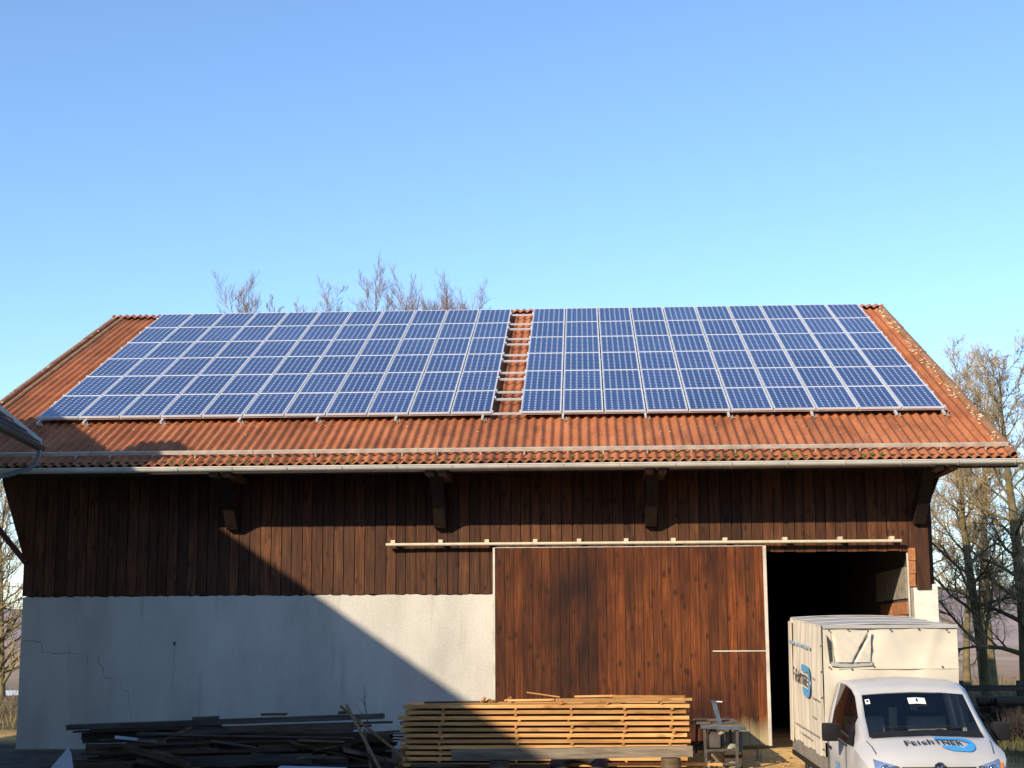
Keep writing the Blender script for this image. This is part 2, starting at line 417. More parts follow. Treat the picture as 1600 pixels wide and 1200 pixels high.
# ------------------------------------------------------------------ mesh helpers
class MB:
    def __init__(s):
        s.v, s.f = [], []

    def add(s, vs, fs):
        o = len(s.v)
        s.v += [tuple(p) for p in vs]
        s.f += [tuple(i + o for i in f) for f in fs]
        return s

    def box(s, a, b):
        (x0, y0, z0), (x1, y1, z1) = a, b
        vs = [(x0, y0, z0), (x1, y0, z0), (x1, y1, z0), (x0, y1, z0), (x0, y0, z1), (x1, y0, z1), (x1, y1, z1), (x0, y1, z1)]
        return s.add(vs, [(3, 2, 1, 0), (4, 5, 6, 7), (0, 1, 5, 4), (1, 2, 6, 5), (2, 3, 7, 6), (3, 0, 4, 7)])

    def plank(s, p, q, w, t, up=(0, 0, 1)):
        """a beam from p to q, w across, t high"""
        p, q, up = Vector(p), Vector(q), Vector(up)
        d = (q - p).normalized()
        x = d.cross(up)
        if x.length < 1e-4:
            x = d.cross(Vector((0, 1, 0)))
        x.normalize()
        z = x.cross(d)
        vs = []
        for c in (p, q):
            for a, b in ((-1, -1), (1, -1), (1, 1), (-1, 1)):
                vs.append(c + x * (a * w / 2) + z * (b * t / 2))
        return s.add(vs, [(3, 2, 1, 0), (4, 5, 6, 7), (0, 1, 5, 4), (1, 2, 6, 5), (2, 3, 7, 6), (3, 0, 4, 7)])

    def prism(s, poly, axis, a, b):
        """poly: 2-D outline (counter-clockwise) extruded along axis from a to b"""
        n = len(poly)
        def P(u, v, w):
            return {'x': (w, u, v), 'y': (u, w, v), 'z': (u, v, w)}[axis]
        vs = [P(u, v, a) for u, v in poly] + [P(u, v, b) for u, v in poly]
        fs = [tuple(range(n))[::-1], tuple(range(n, 2 * n))]
        for i in range(n):
            j = (i + 1) % n
            fs.append((i, j, n + j, n + i))
        return s.add(vs, fs)

    def tube(s, pts, rad, n=8, cap=True):
        pts = [Vector(p) for p in pts]
        rads = rad if isinstance(rad, (list, tuple)) else [rad] * len(pts)
        base = len(s.v)
        up = Vector((0, 0, 1))
        x = None
        for i, p in enumerate(pts):
            d = (pts[min(i + 1, len(pts) - 1)] - pts[max(i - 1, 0)]).normalized()
            if x is None:
                x = d.cross(up if abs(d.z) < 0.95 else Vector((1, 0, 0))).normalized()
            else:
                x = (x - d * x.dot(d)).normalized()
            y = d.cross(x)
            for k in range(n):
                a = 2 * pi * k / n
                s.v.append(tuple(p + (x * cos(a) + y * sin(a)) * rads[i]))
        for i in range(len(pts) - 1):
            for k in range(n):
                k2 = (k + 1) % n
                s.f.append((base + i * n + k, base + i * n + k2, base + (i + 1) * n + k2, base + (i + 1) * n + k))
        if cap:
            s.f.append(tuple(base + k for k in range(n))[::-1])
            s.f.append(tuple(base + (len(pts) - 1) * n + k for k in range(n)))
        return s

    def cyl(s, a, b, r, n=16):
        return s.tube([a, b], r, n)

    def torus(s, c, axis, R, r, n=28, m=10):
        c, w = Vector(c), Vector(axis).normalized()
        u = w.orthogonal().normalized(); v = w.cross(u)
        base = len(s.v)
        for i in range(n):
            a = 2 * pi * i / n
            d = u * cos(a) + v * sin(a)
            for j in range(m):
                b = 2 * pi * j / m
                s.v.append(tuple(c + d * (R + r * cos(b)) + w * (r * sin(b))))
        for i in range(n):
            for j in range(m):
                i2, j2 = (i + 1) % n, (j + 1) % m
                s.f.append((base + i * m + j, base + i2 * m + j, base + i2 * m + j2, base + i * m + j2))
        return s

    def ball(s, c, r, n=10, m=6, sq=(1, 1, 1)):
        base = len(s.v)
        for i in range(m + 1):
            t = pi * i / m
            for k in range(n):
                a = 2 * pi * k / n
                s.v.append((c[0] + r * sq[0] * sin(t) * cos(a), c[1] + r * sq[1] * sin(t) * sin(a), c[2] + r * sq[2] * cos(t)))
        for i in range(m):
            for k in range(n):
                k2 = (k + 1) % n
                s.f.append((base + i * n + k, base + (i + 1) * n + k, base + (i + 1) * n + k2, base + i * n + k2))
        return s

    def mesh(s, name):
        me = bpy.data.meshes.new(name)
        me.from_pydata(s.v, [], s.f)
        me.validate()
        me.update()
        return me

    def build(s, name, mat, parent=None, smooth=False, bevel=0.0, angle=35, fix=True):
        me = s.mesh(name)
        if fix or bevel:
            bm = bmesh.new(); bm.from_mesh(me)
            if fix:
                bmesh.ops.recalc_face_normals(bm, faces=bm.faces)
            if bevel:
                ed = [e for e in bm.edges if len(e.link_faces) == 2 and e.calc_face_angle(0) > 0.5]
                bmesh.ops.bevel(bm, geom=ed, offset=bevel, segments=2, affect='EDGES', profile=0.7)
            bm.to_mesh(me); bm.free()
        me.materials.append(mat)
        if smooth:
            smooth_mesh(me, angle)
        return link(name, me, parent)

def smooth_mesh(me, angle=35):
    for p in me.polygons:
        p.use_smooth = True
    me.set_sharp_from_angle(angle=radians(angle))

def link(name, me, parent=None, loc=None, rot=None):
    o = bpy.data.objects.new(name, me)
    COL.objects.link(o)
    if parent is not None:
        o.parent = parent
    if loc is not None:
        o.location = loc
    if rot is not None:
        o.rotation_euler = rot
    return o

def tag(o, label=None, cat=None, group=None, kind=None):
    if label: o['label'] = label
    if cat: o['category'] = cat
    if group: o['group'] = group
    if kind: o['kind'] = kind
    return o

def thing(name, label, cat, loc=(0, 0, 0), rot=(0, 0, 0), group=None):
    o = bpy.data.objects.new(name, None)
    o.empty_display_size = 0.3
    COL.objects.link(o)
    o.location = loc
    o.rotation_euler = rot
    return tag(o, label, cat, group)

def inst(me, name, parent=None, loc=(0, 0, 0), rot=(0, 0, 0), scale=(1, 1, 1)):
    o = link(name, me, parent, loc, rot)
    o.scale = scale
    return o

def mesh_of(mb, name, mat, smooth=False, bevel=0.0, angle=35):
    o = mb.build(name, mat, None, smooth, bevel, angle)
    me = o.data
    bpy.data.objects.remove(o)
    return me

# ------------------------------------------------------------------ ground and far land
def ground_z(x, y):
    if y > 28.9:
        z = 0.0
    elif y > 10:
        z = -(28.9 - y) * 0.07
    else:
        z = -1.323
    return z

gm = MB()
ys = [-400, -60, 0, 10] + [12 + i * 0.5 for i in range(38)] + [31, 34, 38, 44, 52, 64, 90, 140, 220, 400, 900, 1800]
xs = [-1500, -500, -160, -60, -30] + [-16 + i * 0.8 for i in range(41)] + [18, 22, 30, 60, 160, 500, 1500]
for y in ys:
    for x in xs:
        j = 0.02 * (sin(x * 2.1 + y * 1.3) + sin(x * 0.9 - y * 2.7)) if -15 < x < 20 and 12 < y < 60 else 0
        gm.v.append((x, y, ground_z(x, y) + j))
nx = len(xs)
for i in range(len(ys) - 1):
    for k in range(nx - 1):
        a = i * nx + k
        gm.f.append((a, a + 1, a + 1 + nx, a + nx))
tag(gm.build('ground', M_GROUND, smooth=True, angle=180, fix=False), kind='structure')

def hill(name, y, h, seed, x0=-420, x1=420, depth=160):
    rg = random.Random(seed)
    ph = [rg.uniform(0, 6.28) for _ in range(6)]
    mb = MB()
    n = 220
    for j in range(7):
        f = j / 6
        for i in range(n + 1):
            x = x0 + (x1 - x0) * i / n
            prof = 0.75 + 0.14 * sin(x * 0.012 + ph[0]) + 0.1 * sin(x * 0.034 + ph[1]) + 0.04 * sin(x * 0.19 + ph[2]) + rg.uniform(-0.03, 0.03)
            mb.v.append((x, y + depth * f, -0.3 + h * prof * sin(f * pi / 2 * 1.1) ** 0.7))
    for j in range(6):
        for i in range(n):
            a = j * (n + 1) + i
            mb.f.append((a, a + 1, a + n + 2, a + n + 1))
    return tag(mb.build(name, M_HILL, smooth=True, angle=60, fix=False), kind='structure')
hill('hills', 330, 19.0, 3)

# patches of old snow on the field at the left
for i, (x, y, a, b_) in enumerate(((-22.5, 60, 2.4, 3.4),)):
    mb = MB()
    n = 22
    mb.v.append((0, 0, 0.05))
    for k in range(n):
        t = 2 * pi * k / n
        q = 1 + 0.25 * sin(3 * t + i) + 0.12 * sin(7 * t)
        mb.v.append((a * q * cos(t), b_ * q * sin(t), 0.0))
    for k in range(n):
        mb.f.append((0, 1 + k, 1 + (k + 1) % n))
    o = mb.build('snow_patch', M_SNOW, smooth=True, angle=180)
    o.location = (x, y, 0.025)
    tag(o, kind='structure')

# ------------------------------------------------------------------ the barn
YF = 29.0                                  # plane of the front wall
AL = 0.42612                               # roof pitch
CA, SA = cos(AL), sin(AL)
RO = Vector((-1.2214, 29.945, 6.2594))    # origin of the roof surface: under the near left corner of the right-hand array
RX = Matrix.Rotation(AL, 4, 'X')

def RP(u, t, h=0.0):
    return RO + Vector((u, t * CA - h * SA, t * SA + h * CA))

U0, U1 = -11.08, 8.96                      # verges
T0, T1 = -2.65, 9.9                        # eave, ridge
RIDGE_Y = RP(0, T1).y
RIDGE_Z = RP(0, T1).z
XL, XR = -10.70, 6.53                      # outer faces of the side walls
YB = 2 * RIDGE_Y - YF

barn = thing('barn', 'long farm barn with red corrugated roof, dark board upper wall and white plaster base', 'barn', (-2, YF, 0))
BI = Matrix.Translation((2, -YF, 0))

def bpart(mb, name, mat, **k):
    for i, p in enumerate(mb.v):
        mb.v[i] = (p[0] + 2, p[1] - YF, p[2])
    return mb.build(name, mat, barn, **k)

def binst(me, name, loc, rot=(0, 0, 0), scale=(1, 1, 1), parent=None):
    if parent is None:
        return inst(me, name, barn, (loc[0] + 2, loc[1] - YF, loc[2]), rot, scale)
    return inst(me, name, parent, loc, rot, scale)

# plaster base: a subdivided face with a ragged upper edge, cracks as recessed-looking slivers
mb = MB()
n = 150
xa, xb = XL, -1.2
for i in range(n + 1):
    x = xa + (xb - xa) * i / n
    zt = 2.835 + rnd.uniform(-0.012, 0.012) + 0.006 * sin(i * 1.7)
    mb.v += [(x, YF, -0.6), (x, YF, zt), (x, YF + 0.24, zt), (x, YF + 0.24, -0.6)]
for i in range(n):
    for k in range(4):
        a, b_ = i * 4 + k, i * 4 + (k + 1) % 4
        mb.f.append((a, b_, b_ + 4, a + 4))
mb.f += [(0, 1, 2, 3), (n * 4 + 3, n * 4 + 2, n * 4 + 1, n * 4)]
pw = bpart(mb, 'plaster_wall', M_PLASTER)
def crack(pts, w):
    mb = MB()
    P = [Vector((x, 0, z)) for x, z in pts]
    fine = []
    for a, b_ in zip(P, P[1:]):
        k = max(2, int((b_ - a).length / 0.06))
        for i in range(k):
            fine.append(a.lerp(b_, i / k) + Vector((rnd.uniform(-1, 1) * 0.012, 0, rnd.uniform(-1, 1) * 0.012)))
    fine.append(P[-1])
    for i, p in enumerate(fine):
        d = (fine[min(i + 1, len(fine) - 1)] - fine[max(0, i - 1)]).normalized()
        q = Vector((-d.z, 0, d.x)) * w * 0.7 * rnd.uniform(0.25, 1.0) * (1 - 0.6 * i / len(fine))
        mb.v += [tuple(p + q + Vector((2, -0.003, 0))), tuple(p - q + Vector((2, -0.003, 0)))]
    for i in range(len(fine) - 1):
        mb.f.append((2 * i, 2 * i + 1, 2 * i + 3, 2 * i + 2))
    o = mb.build('crack', M_CRACK, pw)
    return o
crack([(-10.66, 2.02), (-10.3, 1.99), (-10.29, 1.79), (-9.55, 1.77), (-9.42, 1.74), (-9.41, 1.58), (-9.33, 1.55)], 0.012)
crack([(-9.2, 1.72), (-9.17, 1.58), (-9.1, 1.52), (-9.08, 1.32), (-8.76, 1.28), (-8.73, 1.1), (-8.6, 1.07), (-8.58, 0.82), (-8.52, 0.6)], 0.010)
crack([(-7.75, 1.97), (-7.745, 1.5), (-7.77, 1.25), (-7.76, 0.9)], 0.008)
mb = MB(); mb.ball((-7.75, YF + 0.003, 1.95), 0.035, 10, 6, (1, 0.25, 1.3)); bpart(mb, 'rust_anchor', M_CRACK)
mb = MB(); mb.box((XL - 0.01, YF - 0.03, -0.6), (-1.2, YF - 0.004, 0.02)); bpart(mb, 'plinth', M_PLINTH)

# masonry core, side walls, back wall
mb = MB()
mb.box((XL + 0.1, YF + 0.06, 2.84), (0.9, YF + 0.24, 5.45))
mb.box((0.9, YF + 0.06, 3.60), (XR - 0.1, YF + 0.24, 5.45))
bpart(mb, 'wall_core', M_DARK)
mb = MB(); mb.box((-1.2, YF + 0.02, -0.6), (0.9, YF + 0.24, 2.84)); bpart(mb, 'plaster_wall', M_PLASTER)
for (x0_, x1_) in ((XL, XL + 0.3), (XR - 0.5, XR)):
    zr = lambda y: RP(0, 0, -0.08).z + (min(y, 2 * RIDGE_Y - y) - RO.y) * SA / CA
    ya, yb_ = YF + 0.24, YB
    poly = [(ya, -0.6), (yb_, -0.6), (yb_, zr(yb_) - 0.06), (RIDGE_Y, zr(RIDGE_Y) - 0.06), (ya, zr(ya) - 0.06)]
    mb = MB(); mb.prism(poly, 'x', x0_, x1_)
    bpart(mb, 'gable_wall', M_SHADEWALL)
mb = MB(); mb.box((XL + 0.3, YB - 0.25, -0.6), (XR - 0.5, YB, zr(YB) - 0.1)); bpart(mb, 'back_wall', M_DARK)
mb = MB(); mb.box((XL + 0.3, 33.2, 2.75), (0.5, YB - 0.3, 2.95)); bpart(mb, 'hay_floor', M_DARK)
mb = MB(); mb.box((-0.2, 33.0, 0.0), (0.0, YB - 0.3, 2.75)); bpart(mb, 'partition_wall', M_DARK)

# right-hand pillar and the brick reveal
mb = MB()
k = 14
for i in range(k + 1):
    z = -0.6 + (2.97 + 0.6) * i / k
    mb.v += [(6.09, YF, z), (XR + 0.004 + rnd.uniform(-.006, .006), YF - 0.002, z), (XR, YF + 0.24, z), (6.09, YF + 0.24, z)]
for i in range(k):
    for q in range(4):
        a, b_ = i * 4 + q, i * 4 + (q + 1) % 4
        mb.f.append((a, b_, b_ + 4, a + 4))
mb.f += [(3, 2, 1, 0), (k * 4, k * 4 + 1, k * 4 + 2, k * 4 + 3)]
bpart(mb, 'plaster_pillar', M_PILLAR)
brick_me = mesh_of(MB().box((-0.012, -0.182, -0.115), (0.012, 0.182, 0.115)), 'brick', M_BRICK, bevel=0.006)
for r_ in range(11):
    z = 0.12 + r_ * 0.242
    if z > 2.75: break
    for c_ in range(7):
        y = YF + 0.44 + c_ * 0.374 + (0.18 if r_ % 2 else 0)
        o = binst(brick_me, 'brick', (XR - 0.512 + rnd.uniform(-.004, .004), y, z), (0, 0, rnd.uniform(-.01, .01)))
mb = MB(); mb.box((XR - 0.53, YF + 0.245, 2.72), (XR - 0.501, YF + 3.2, 3.3)); bpart(mb, 'concrete_band', M_CONC)
edge_me = mesh_of(MB().box((-0.06, -0.05, -0.115), (0.06, 0.05, 0.115)), 'brick', M_BRICK, bevel=0.006)
for i in range(3):
    binst(edge_me, 'brick', (6.075 + rnd.uniform(-.008, .008), YF + 0.0 + rnd.uniform(-.01, .01), 2.93 + 0.115 + i * 0.24), (0, 0, rnd.uniform(-.06, .06)))
mb = MB(); mb.plank((6.0, YF - 0.01, 2.1), (6.0, YF - 0.01, 3.55), 0.03, 0.03); bpart(mb, 'jamb_strip', M_EDGE)
mb = MB(); mb.box((6.02, YF + 0.0, 2.0), (6.09, YF + 0.2, 2.93)); bpart(mb, 'jamb_mortar', M_CONC)

# vertical boards
bw = 0.2
x = XL - 0.02
i = 0
board_me = {}
def board(w, h, t):
    key = (round(w, 2), round(h, 2))
    if key not in board_me:
        board_me[key] = mesh_of(MB().box((-w / 2, 0, 0), (w / 2, t, h)), 'wall_board', M_BOARD, bevel=0.004)
    return board_me[key]
while x < XR - 0.16:
    w = rnd.choice((0.18, 0.19, 0.2, 0.21))
    xc = x + w / 2
    long_ = xc < -1.5
    z0_ = 2.845 if long_ else 3.585
    if xc > 6.16:
        z0_ = 2.9
    z0_ += rnd.uniform(-0.008, 0.008)
    o = binst(board(w - 0.012, 5.42 - z0_, 0.03), 'wall_board', (xc, YF - 0.005 + rnd.uniform(-0.005, 0.004), z0_), (0, 0, rnd.uniform(-0.02, 0.02)))
    x += w
mb = MB(); mb.box((6.15, YF - 0.05, 2.88), (6.40, YF - 0.015, 4.3)); bpart(mb, 'corner_board', M_BOARD, bevel=0.005)

# gable-side knee boards that show past the wall at either end
mb = MB(); mb.prism([(6.37, 4.05), (6.42, 4.25), (6.52, 4.6), (6.60, 4.8), (6.74, 5.1), (6.78, 5.35), (6.2, 5.35), (6.2, 4.05)], 'y', YF + 0.01, YF + 0.22); bpart(mb, 'gable_knee', M_BOARD)
mb = MB(); mb.prism([(-10.6, 3.5), (-10.6, 5.35), (-11.26, 5.35), (-11.2, 5.0), (-11.02, 4.45), (-10.85, 3.95), (-10.74, 3.6)], 'y', YF + 0.01, YF + 0.22); bpart(mb, 'gable_knee', M_BOARD)
mb = MB(); mb.plank((-10.62, YF - 0.12, 3.47), (-12.2, YF - 0.12, 5.30), 0.09, 0.09); bpart(mb, 'verge_strut', M_RED)

# brackets under the eave: knee brace and a pair of tail beams
for X in (-6.67, -2.71, 1.25, 6.24):
    mb = MB()
    mb.prism([(YF - 0.02, 4.07), (YF - 0.02, 4.42), (28.05, 5.06), (27.82, 5.06), (28.84, 4.07)], 'x', X - 0.11, X + 0.11)
    bpart(mb, 'knee_brace', M_BEAM, bevel=0.01)
    for dx in ((-0.09, 0.15) if X < 0 else (-0.07, 0.17) if X < 3 else (0.12, 0.36)):
        mb = MB(); mb.box((X + dx - 0.075, 27.56, 4.95), (X + dx + 0.075, YF + 0.1, 5.07))
        bpart(mb, 'tail_beam', M_TAIL, bevel=0.008)
mb = MB(); mb.box((U0 - 1.1, 27.74, 5.075), (U1 - 1.35, 27.88, 5.19)); bpart(mb, 'eave_purlin', M_BEAM)
mb = MB(); mb.box((U0 - 1.1, 27.66, 4.985), (U1 - 1.2, 27.685, 5.245)); bpart(mb, 'eave_board', M_BEAM)

# roof deck (dark underside), front and back
mb = MB()
for sgn in (1, -1):
    A, B = RP(U0 + 0.03, T0 + 0.08, -0.035), RP(U1 - 0.03, T0 + 0.08, -0.035)
    C_, D_ = RP(U1 - 0.03, T1 - 0.02, -0.035), RP(U0 + 0.03, T1 - 0.02, -0.035)
    q = [A, B, C_, D_]
    if sgn < 0:
        q = [Vector((p.x, 2 * RIDGE_Y - p.y, p.z)) for p in q]
    vs = q + [p + Vector((0, 0, -0.04)) for p in q]
    mb.add(vs, [(0, 1, 2, 3), (7, 6, 5, 4), (0, 4, 5, 1), (1, 5, 6, 2), (2, 6, 7, 3), (3, 7, 4, 0)])
bpart(mb, 'roof_deck', M_BEAM)

# corrugated sheets: five 177 mm waves wide, one shared mesh per length
WAVE, AMP = 0.1768, 0.026
def sheet_mesh(nw, L, mat, name='roof_sheet', skirt=0.012):
    mb = MB()
    per = 10
    n = nw * per
    rows = [(0.0, -skirt), (0.0, 0.0)] + [(L * k / 3, 0.0) for k in range(1, 4)]
    for (y, dz) in rows:
        for i in range(n + 1):
            x = i / per * WAVE
            mb.v.append((x, y, AMP * cos(2 * pi * i / per) + dz + 0.010 * (1 - y / L)))
    for r_ in range(len(rows) - 1):
        for i in range(n):
            a = r_ * (n + 1) + i
            mb.f.append((a, a + 1, a + n + 2, a + n + 1))
    me = mesh_of(mb, name, mat, smooth=True, angle=60)
    return me
NW = 5
SW = NW * WAVE
cols = int(round((U1 - U0) / SW))
SW_ = (U1 - U0) / cols
nrows = 5
SL = (T1 - T0) / nrows
sheet = sheet_mesh(NW, SL + 0.1, M_ROOF)
sx = SW_ / SW
for r_ in range(nrows):
    for c_ in range(cols):
        u, t = U0 + c_ * SW_, T0 + r_ * SL
        p = RP(u, t, 0.0015 * (c_ % 2) + rnd.uniform(0, 0.0012))
        binst(sheet, 'roof_sheet', p, (AL, 0, 0), (sx * 1.004, 1, 1))
# back slope
back = sheet_mesh(NW * cols, T1 - T0, M_ROOF, 'rear_roof')
p = RP(U1, T0); p.y = 2 * RIDGE_Y - p.y
o = binst(back, 'rear_roof_sheet', p, (AL, 0, pi), (sx, 1, 1)); tag(o, kind='stuff')

# ridge caps follow the waves
def ridge_mesh(nw):
    mb = MB()
    per = 10
    n = nw * per
    prof = [(-0.17, -0.075), (-0.11, -0.04), (-0.05, -0.002), (0.0, 0.02), (0.05, -0.002), (0.11, -0.04), (0.17, -0.075)]
    for (y, z) in prof:
        for i in range(n + 1):
            k = 1.0 if abs(y) > 0.03 else 0.85
            mb.v.append((i / per * WAVE, y, z + 0.05 + (AMP * k) * cos(2 * pi * i / per)))
    for r_ in range(len(prof) - 1):
        for i in range(n):
            a = r_ * (n + 1) + i
            mb.f.append((a, a + 1, a + n + 2, a + n + 1))
    return mesh_of(mb, 'ridge_cap', M_RIDGE, smooth=True, angle=50)
rc = ridge_mesh(NW)
for c_ in range(cols):
    p = Vector((RP(U0 + c_ * SW_, 0).x, RIDGE_Y, RIDGE_Z + 0.03 + rnd.uniform(-.006, .006)))
    binst(rc, 'ridge_cap', p, (0, rnd.uniform(-.004, .004), 0), (sx * 1.004, 1, 1))

# verge caps: half-round pieces with lichen crusts (the right-hand one heavily grown)
def verge_mesh(L):
    mb = MB()
    n = 10
    for y in (0.0, L):
        for i in range(n + 1):
            a = pi * i / n
            mb.v.append((-0.085 * cos(a), y, 0.075 * sin(a) + (0.012 if y == 0 else 0)))
    for i in range(n):
        mb.f.append((i, i + 1, n + 2 + i, n + 1 + i))
    return mesh_of(mb, 'verge_cap', M_VERGE, smooth=True)
vm = verge_mesh(SL + 0.04)
for r_ in range(nrows):
    for u, uu_ in ((U0 + 0.05, 0), (U1 - 0.05, 1)):
        o = binst(vm, 'verge_cap', RP(u, T0 + r_ * SL, 0.01), (AL, 0, 0))
        if uu_:
            mb = MB()
            for q in range(52):
                t = rnd.uniform(0, SL)
                if sin(t * 3 + r_ * 2) < -0.75: continue
                xx = rnd.gauss(-0.1, 0.055)
                zz = sqrt(max(0.0, 0.085 ** 2 - xx * xx)) * 0.9 if abs(xx) < 0.085 else 0.02
                s_ = rnd.uniform(0.008, 0.026)
                mb.ball((xx, t, zz), s_, 6, 4, (1.2, 1.4, 0.5))
            l_ = mb.build('lichen_crust', M_LICHEN, o, smooth=True); tag(l_, kind='stuff')
        else:
            mb = MB()
            for q in range(7):
                t = rnd.uniform(0, SL)
                mb.ball((rnd.uniform(-0.05, 0.08), t, 0.07), rnd.uniform(0.012, 0.025), 6, 4, (1.2, 1.4, 0.5))
            l_ = mb.build('lichen_crust', M_LICHEN, o, smooth=True); tag(l_, kind='stuff')
    o = binst(vm, 'verge_roll', RP(U0 + 0.26, T0 + r_ * SL, 0.015), (AL, 0, 0), (0.8, 1, 0.8))

# scattered bird droppings / lichen dots on the lower roof
mb = MB()
for i in range(70):
    u, t = rnd.uniform(U0 + .3, U1 - .3), rnd.uniform(T0 + 0.3, 0.0)
    p = RP(u, t, AMP * cos(2 * pi * (u - U0) / WAVE / sx) + 0.012)
    mb.ball(p, rnd.uniform(0.008, 0.018), 6, 4, (1.3, 1, 0.5))
o = bpart(mb, 'lichen_dots', M_LICHEN, smooth=True); tag(o, kind='stuff')

# snow guard along the eave, with posts
seg = 3.05
u = U0 + 0.12
while u < U1 - 0.2:
    L = min(seg, U1 - 0.06 - u)
    mb = MB()
    a, b_ = RP(u, -2.24, 0.105), RP(u + L - 0.012, -2.24, 0.105)
    nrm = Vector((0, -SA, CA))
    mb.plank(a, b_, 0.012, 0.062, nrm)
    mb.plank(RP(u, -2.225, 0.135), RP(u + L - 0.012, -2.225, 0.135), 0.03, 0.008, nrm)
    g = bpart(mb, 'snow_guard', M_GUARD)
    k = 0.35
    while k < L:
        mb = MB()
        mb.plank(RP(u + k, -2.23, 0.0), RP(u + k, -2.23, 0.12), 0.03, 0.02)
        mb.plank(RP(u + k, -2.2, 0.035), RP(u + k, -1.95, 0.035), 0.03, 0.008, nrm)
        for q, pnt in enumerate(mb.v):
            mb.v[q] = (pnt[0] + 2, pnt[1] - YF, pnt[2])
        mb.build('guard_post', M_GUARD, g)
        k += 0.8
    u += seg

# moss cushions below the guard
mb = MB()
for u in (-9.0, -7.7, -6.2, -5.1, -4.9, -3.2, -1.0, 0.6, 1.0, 1.6, 2.9, 3.1, 3.8, 4.2, 4.9, 5.1, 6.4):
    for k in range(6):
        uu_ = u + rnd.gauss(0, 0.16)
        uv = U0 + (round((uu_ - U0) / (WAVE * sx) - 0.5) + 0.5) * WAVE * sx
        mb.ball(RP(uv + rnd.uniform(-.03, .03), rnd.uniform(-2.6, -2.3), -0.004), rnd.uniform(0.018, 0.04), 7, 5, (1.1, 1.3, 0.8))
o = bpart(mb, 'moss', M_MOSS, smooth=True); tag(o, kind='stuff')

# gutter: half-round, in lengths with seams
gz, gy, gr_ = 5.100, 27.43, 0.080
gx = -12.35
while gx < 7.8:
    L = min(1.0, 7.8 - gx)
    mb = MB()
    n = 9
    for x_ in (gx, gx + L):
        for (rad) in (gr_, gr_ - 0.006):
            for i in range(n + 1):
                a = pi * i / n
                mb.v.append((x_, gy - rad * cos(a), gz - rad * sin(a)))
    w = n + 1
    for i in range(n):
        mb.f.append((i, i + 1, 2 * w + i + 1, 2 * w + i))
        mb.f.append((w + i, 3 * w + i, 3 * w + i + 1, w + i + 1))
    mb.f += [(0, 2 * w, 3 * w, w), (n, w + n, 3 * w + n, 2 * w + n)]
    mb.tube([(gx, gy - gr_, gz + 0.004), (gx + L, gy - gr_, gz + 0.004)], 0.011, 8)
    g = bpart(mb, 'gutter', M_ZINC, smooth=True)
    mb = MB()
    pts = [(gx + L - 0.01, gy - (gr_ + 0.004) * cos(pi * i / 8), gz - (gr_ + 0.004) * sin(pi * i / 8)) for i in range(9)]
    for q in range(8):
        mb.plank(pts[q], pts[q + 1], 0.02, 0.004, (1, 0, 0))
    for q, pnt in enumerate(mb.v):
        mb.v[q] = (pnt[0] + 2, pnt[1] - YF, pnt[2])
    mb.build('gutter_bracket', M_GUARD, g)
    gx += 1.0
mb = MB()
pts = [(7.8, gy - (gr_) * cos(pi * i / 8), gz - gr_ * sin(pi * i / 8)) for i in range(9)]
mb.prism([(p_[1], p_[2]) for p_ in pts], 'x', 7.795, 7.803); bpart(mb, 'gutter_end', M_ZINC)

# sliding door
DX0, DX1, DZ0, DZ1, DY = -1.70, 3.35, 0.06, 3.70, 28.86
door = link('sliding_door', None, barn, (DX0 + 2, DY - YF, 0))
del_ = []
nd = 29
pw_ = (DX1 - DX0 - 0.06) / nd
pl = mesh_of(MB().box((-pw_ / 2 + 0.003, 0, 0), (pw_ / 2 - 0.003, 0.03, DZ1 - DZ0 - 0.02)), 'door_plank', M_DOOR, bevel=0.003)
dbox = MB()
dbox.box((0.02, 0.032, DZ0 + 0.02), (DX1 - DX0 - 0.02, 0.07, DZ1 - 0.02))
bpy.data.objects.remove(door)
door = dbox.build('sliding_door', M_DARK, barn); door.location = (DX0 + 2, DY - YF, 0)
for i in range(nd):
    inst(pl, 'door_plank', door, (0.03 + pw_ * (i + 0.5), rnd.uniform(-0.003, 0.003), DZ0 + 0.01), (0, 0, rnd.uniform(-.012, .012)))
def dpart(mb, name, mat, **k):
    for i, p in enumerate(mb.v):
        mb.v[i] = (p[0] - DX0, p[1] - DY, p[2])
    return mb.build(name, mat, door, **k)
dpart(MB().box((DX0 - 0.02, DY - 0.012, DZ0), (DX0 + 0.02, DY + 0.06, DZ1)), 'edge_strip', M_EDGE)
dpart(MB().box((DX1 - 0.035, DY - 0.012, DZ0), (DX1 + 0.025, DY + 0.06, DZ1)), 'edge_strip', M_EDGE)
dpart(MB().box((DX0 + 0.022, DY - 0.01, DZ1 - 0.01), (DX1 - 0.037, DY + 0.06, DZ1 + 0.012)), 'top_strip', M_GUARD)
dpart(MB().box((2.34, DY - 0.018, 1.755), (DX1 - 0.04, DY - 0.004, 1.775)), 'latch_bar', M_EDGE)
for X in (-1.35, 1.13, 2.83):
    dpart(MB().box((X - 0.04, DY - 0.02, DZ1 + 0.013), (X + 0.04, DY + 0.05, DZ1 + 0.045)), 'hanger', M_EDGE)
# door track
mb = MB()
mb.tube([(-3.73, 28.80, 3.765), (5.87, 28.80, 3.765)], 0.03, 10)
mb.box((-3.73, 28.80, 3.745), (5.87, 28.85, 3.785))
track = bpart(mb, 'door_track', M_RAILP, smooth=True)
for X in (-3.6, -2.7, -1.83, -0.92, -0.1, 0.78, 1.66, 2.62, 3.73, 4.75, 5.7):
    mb = MB(); mb.box((X - 0.04 + 2, 28.79 - YF, 3.795), (X + 0.04 + 2, 28.99 - YF, 3.85))
    mb.build('track_bracket', M_RAILP, track)

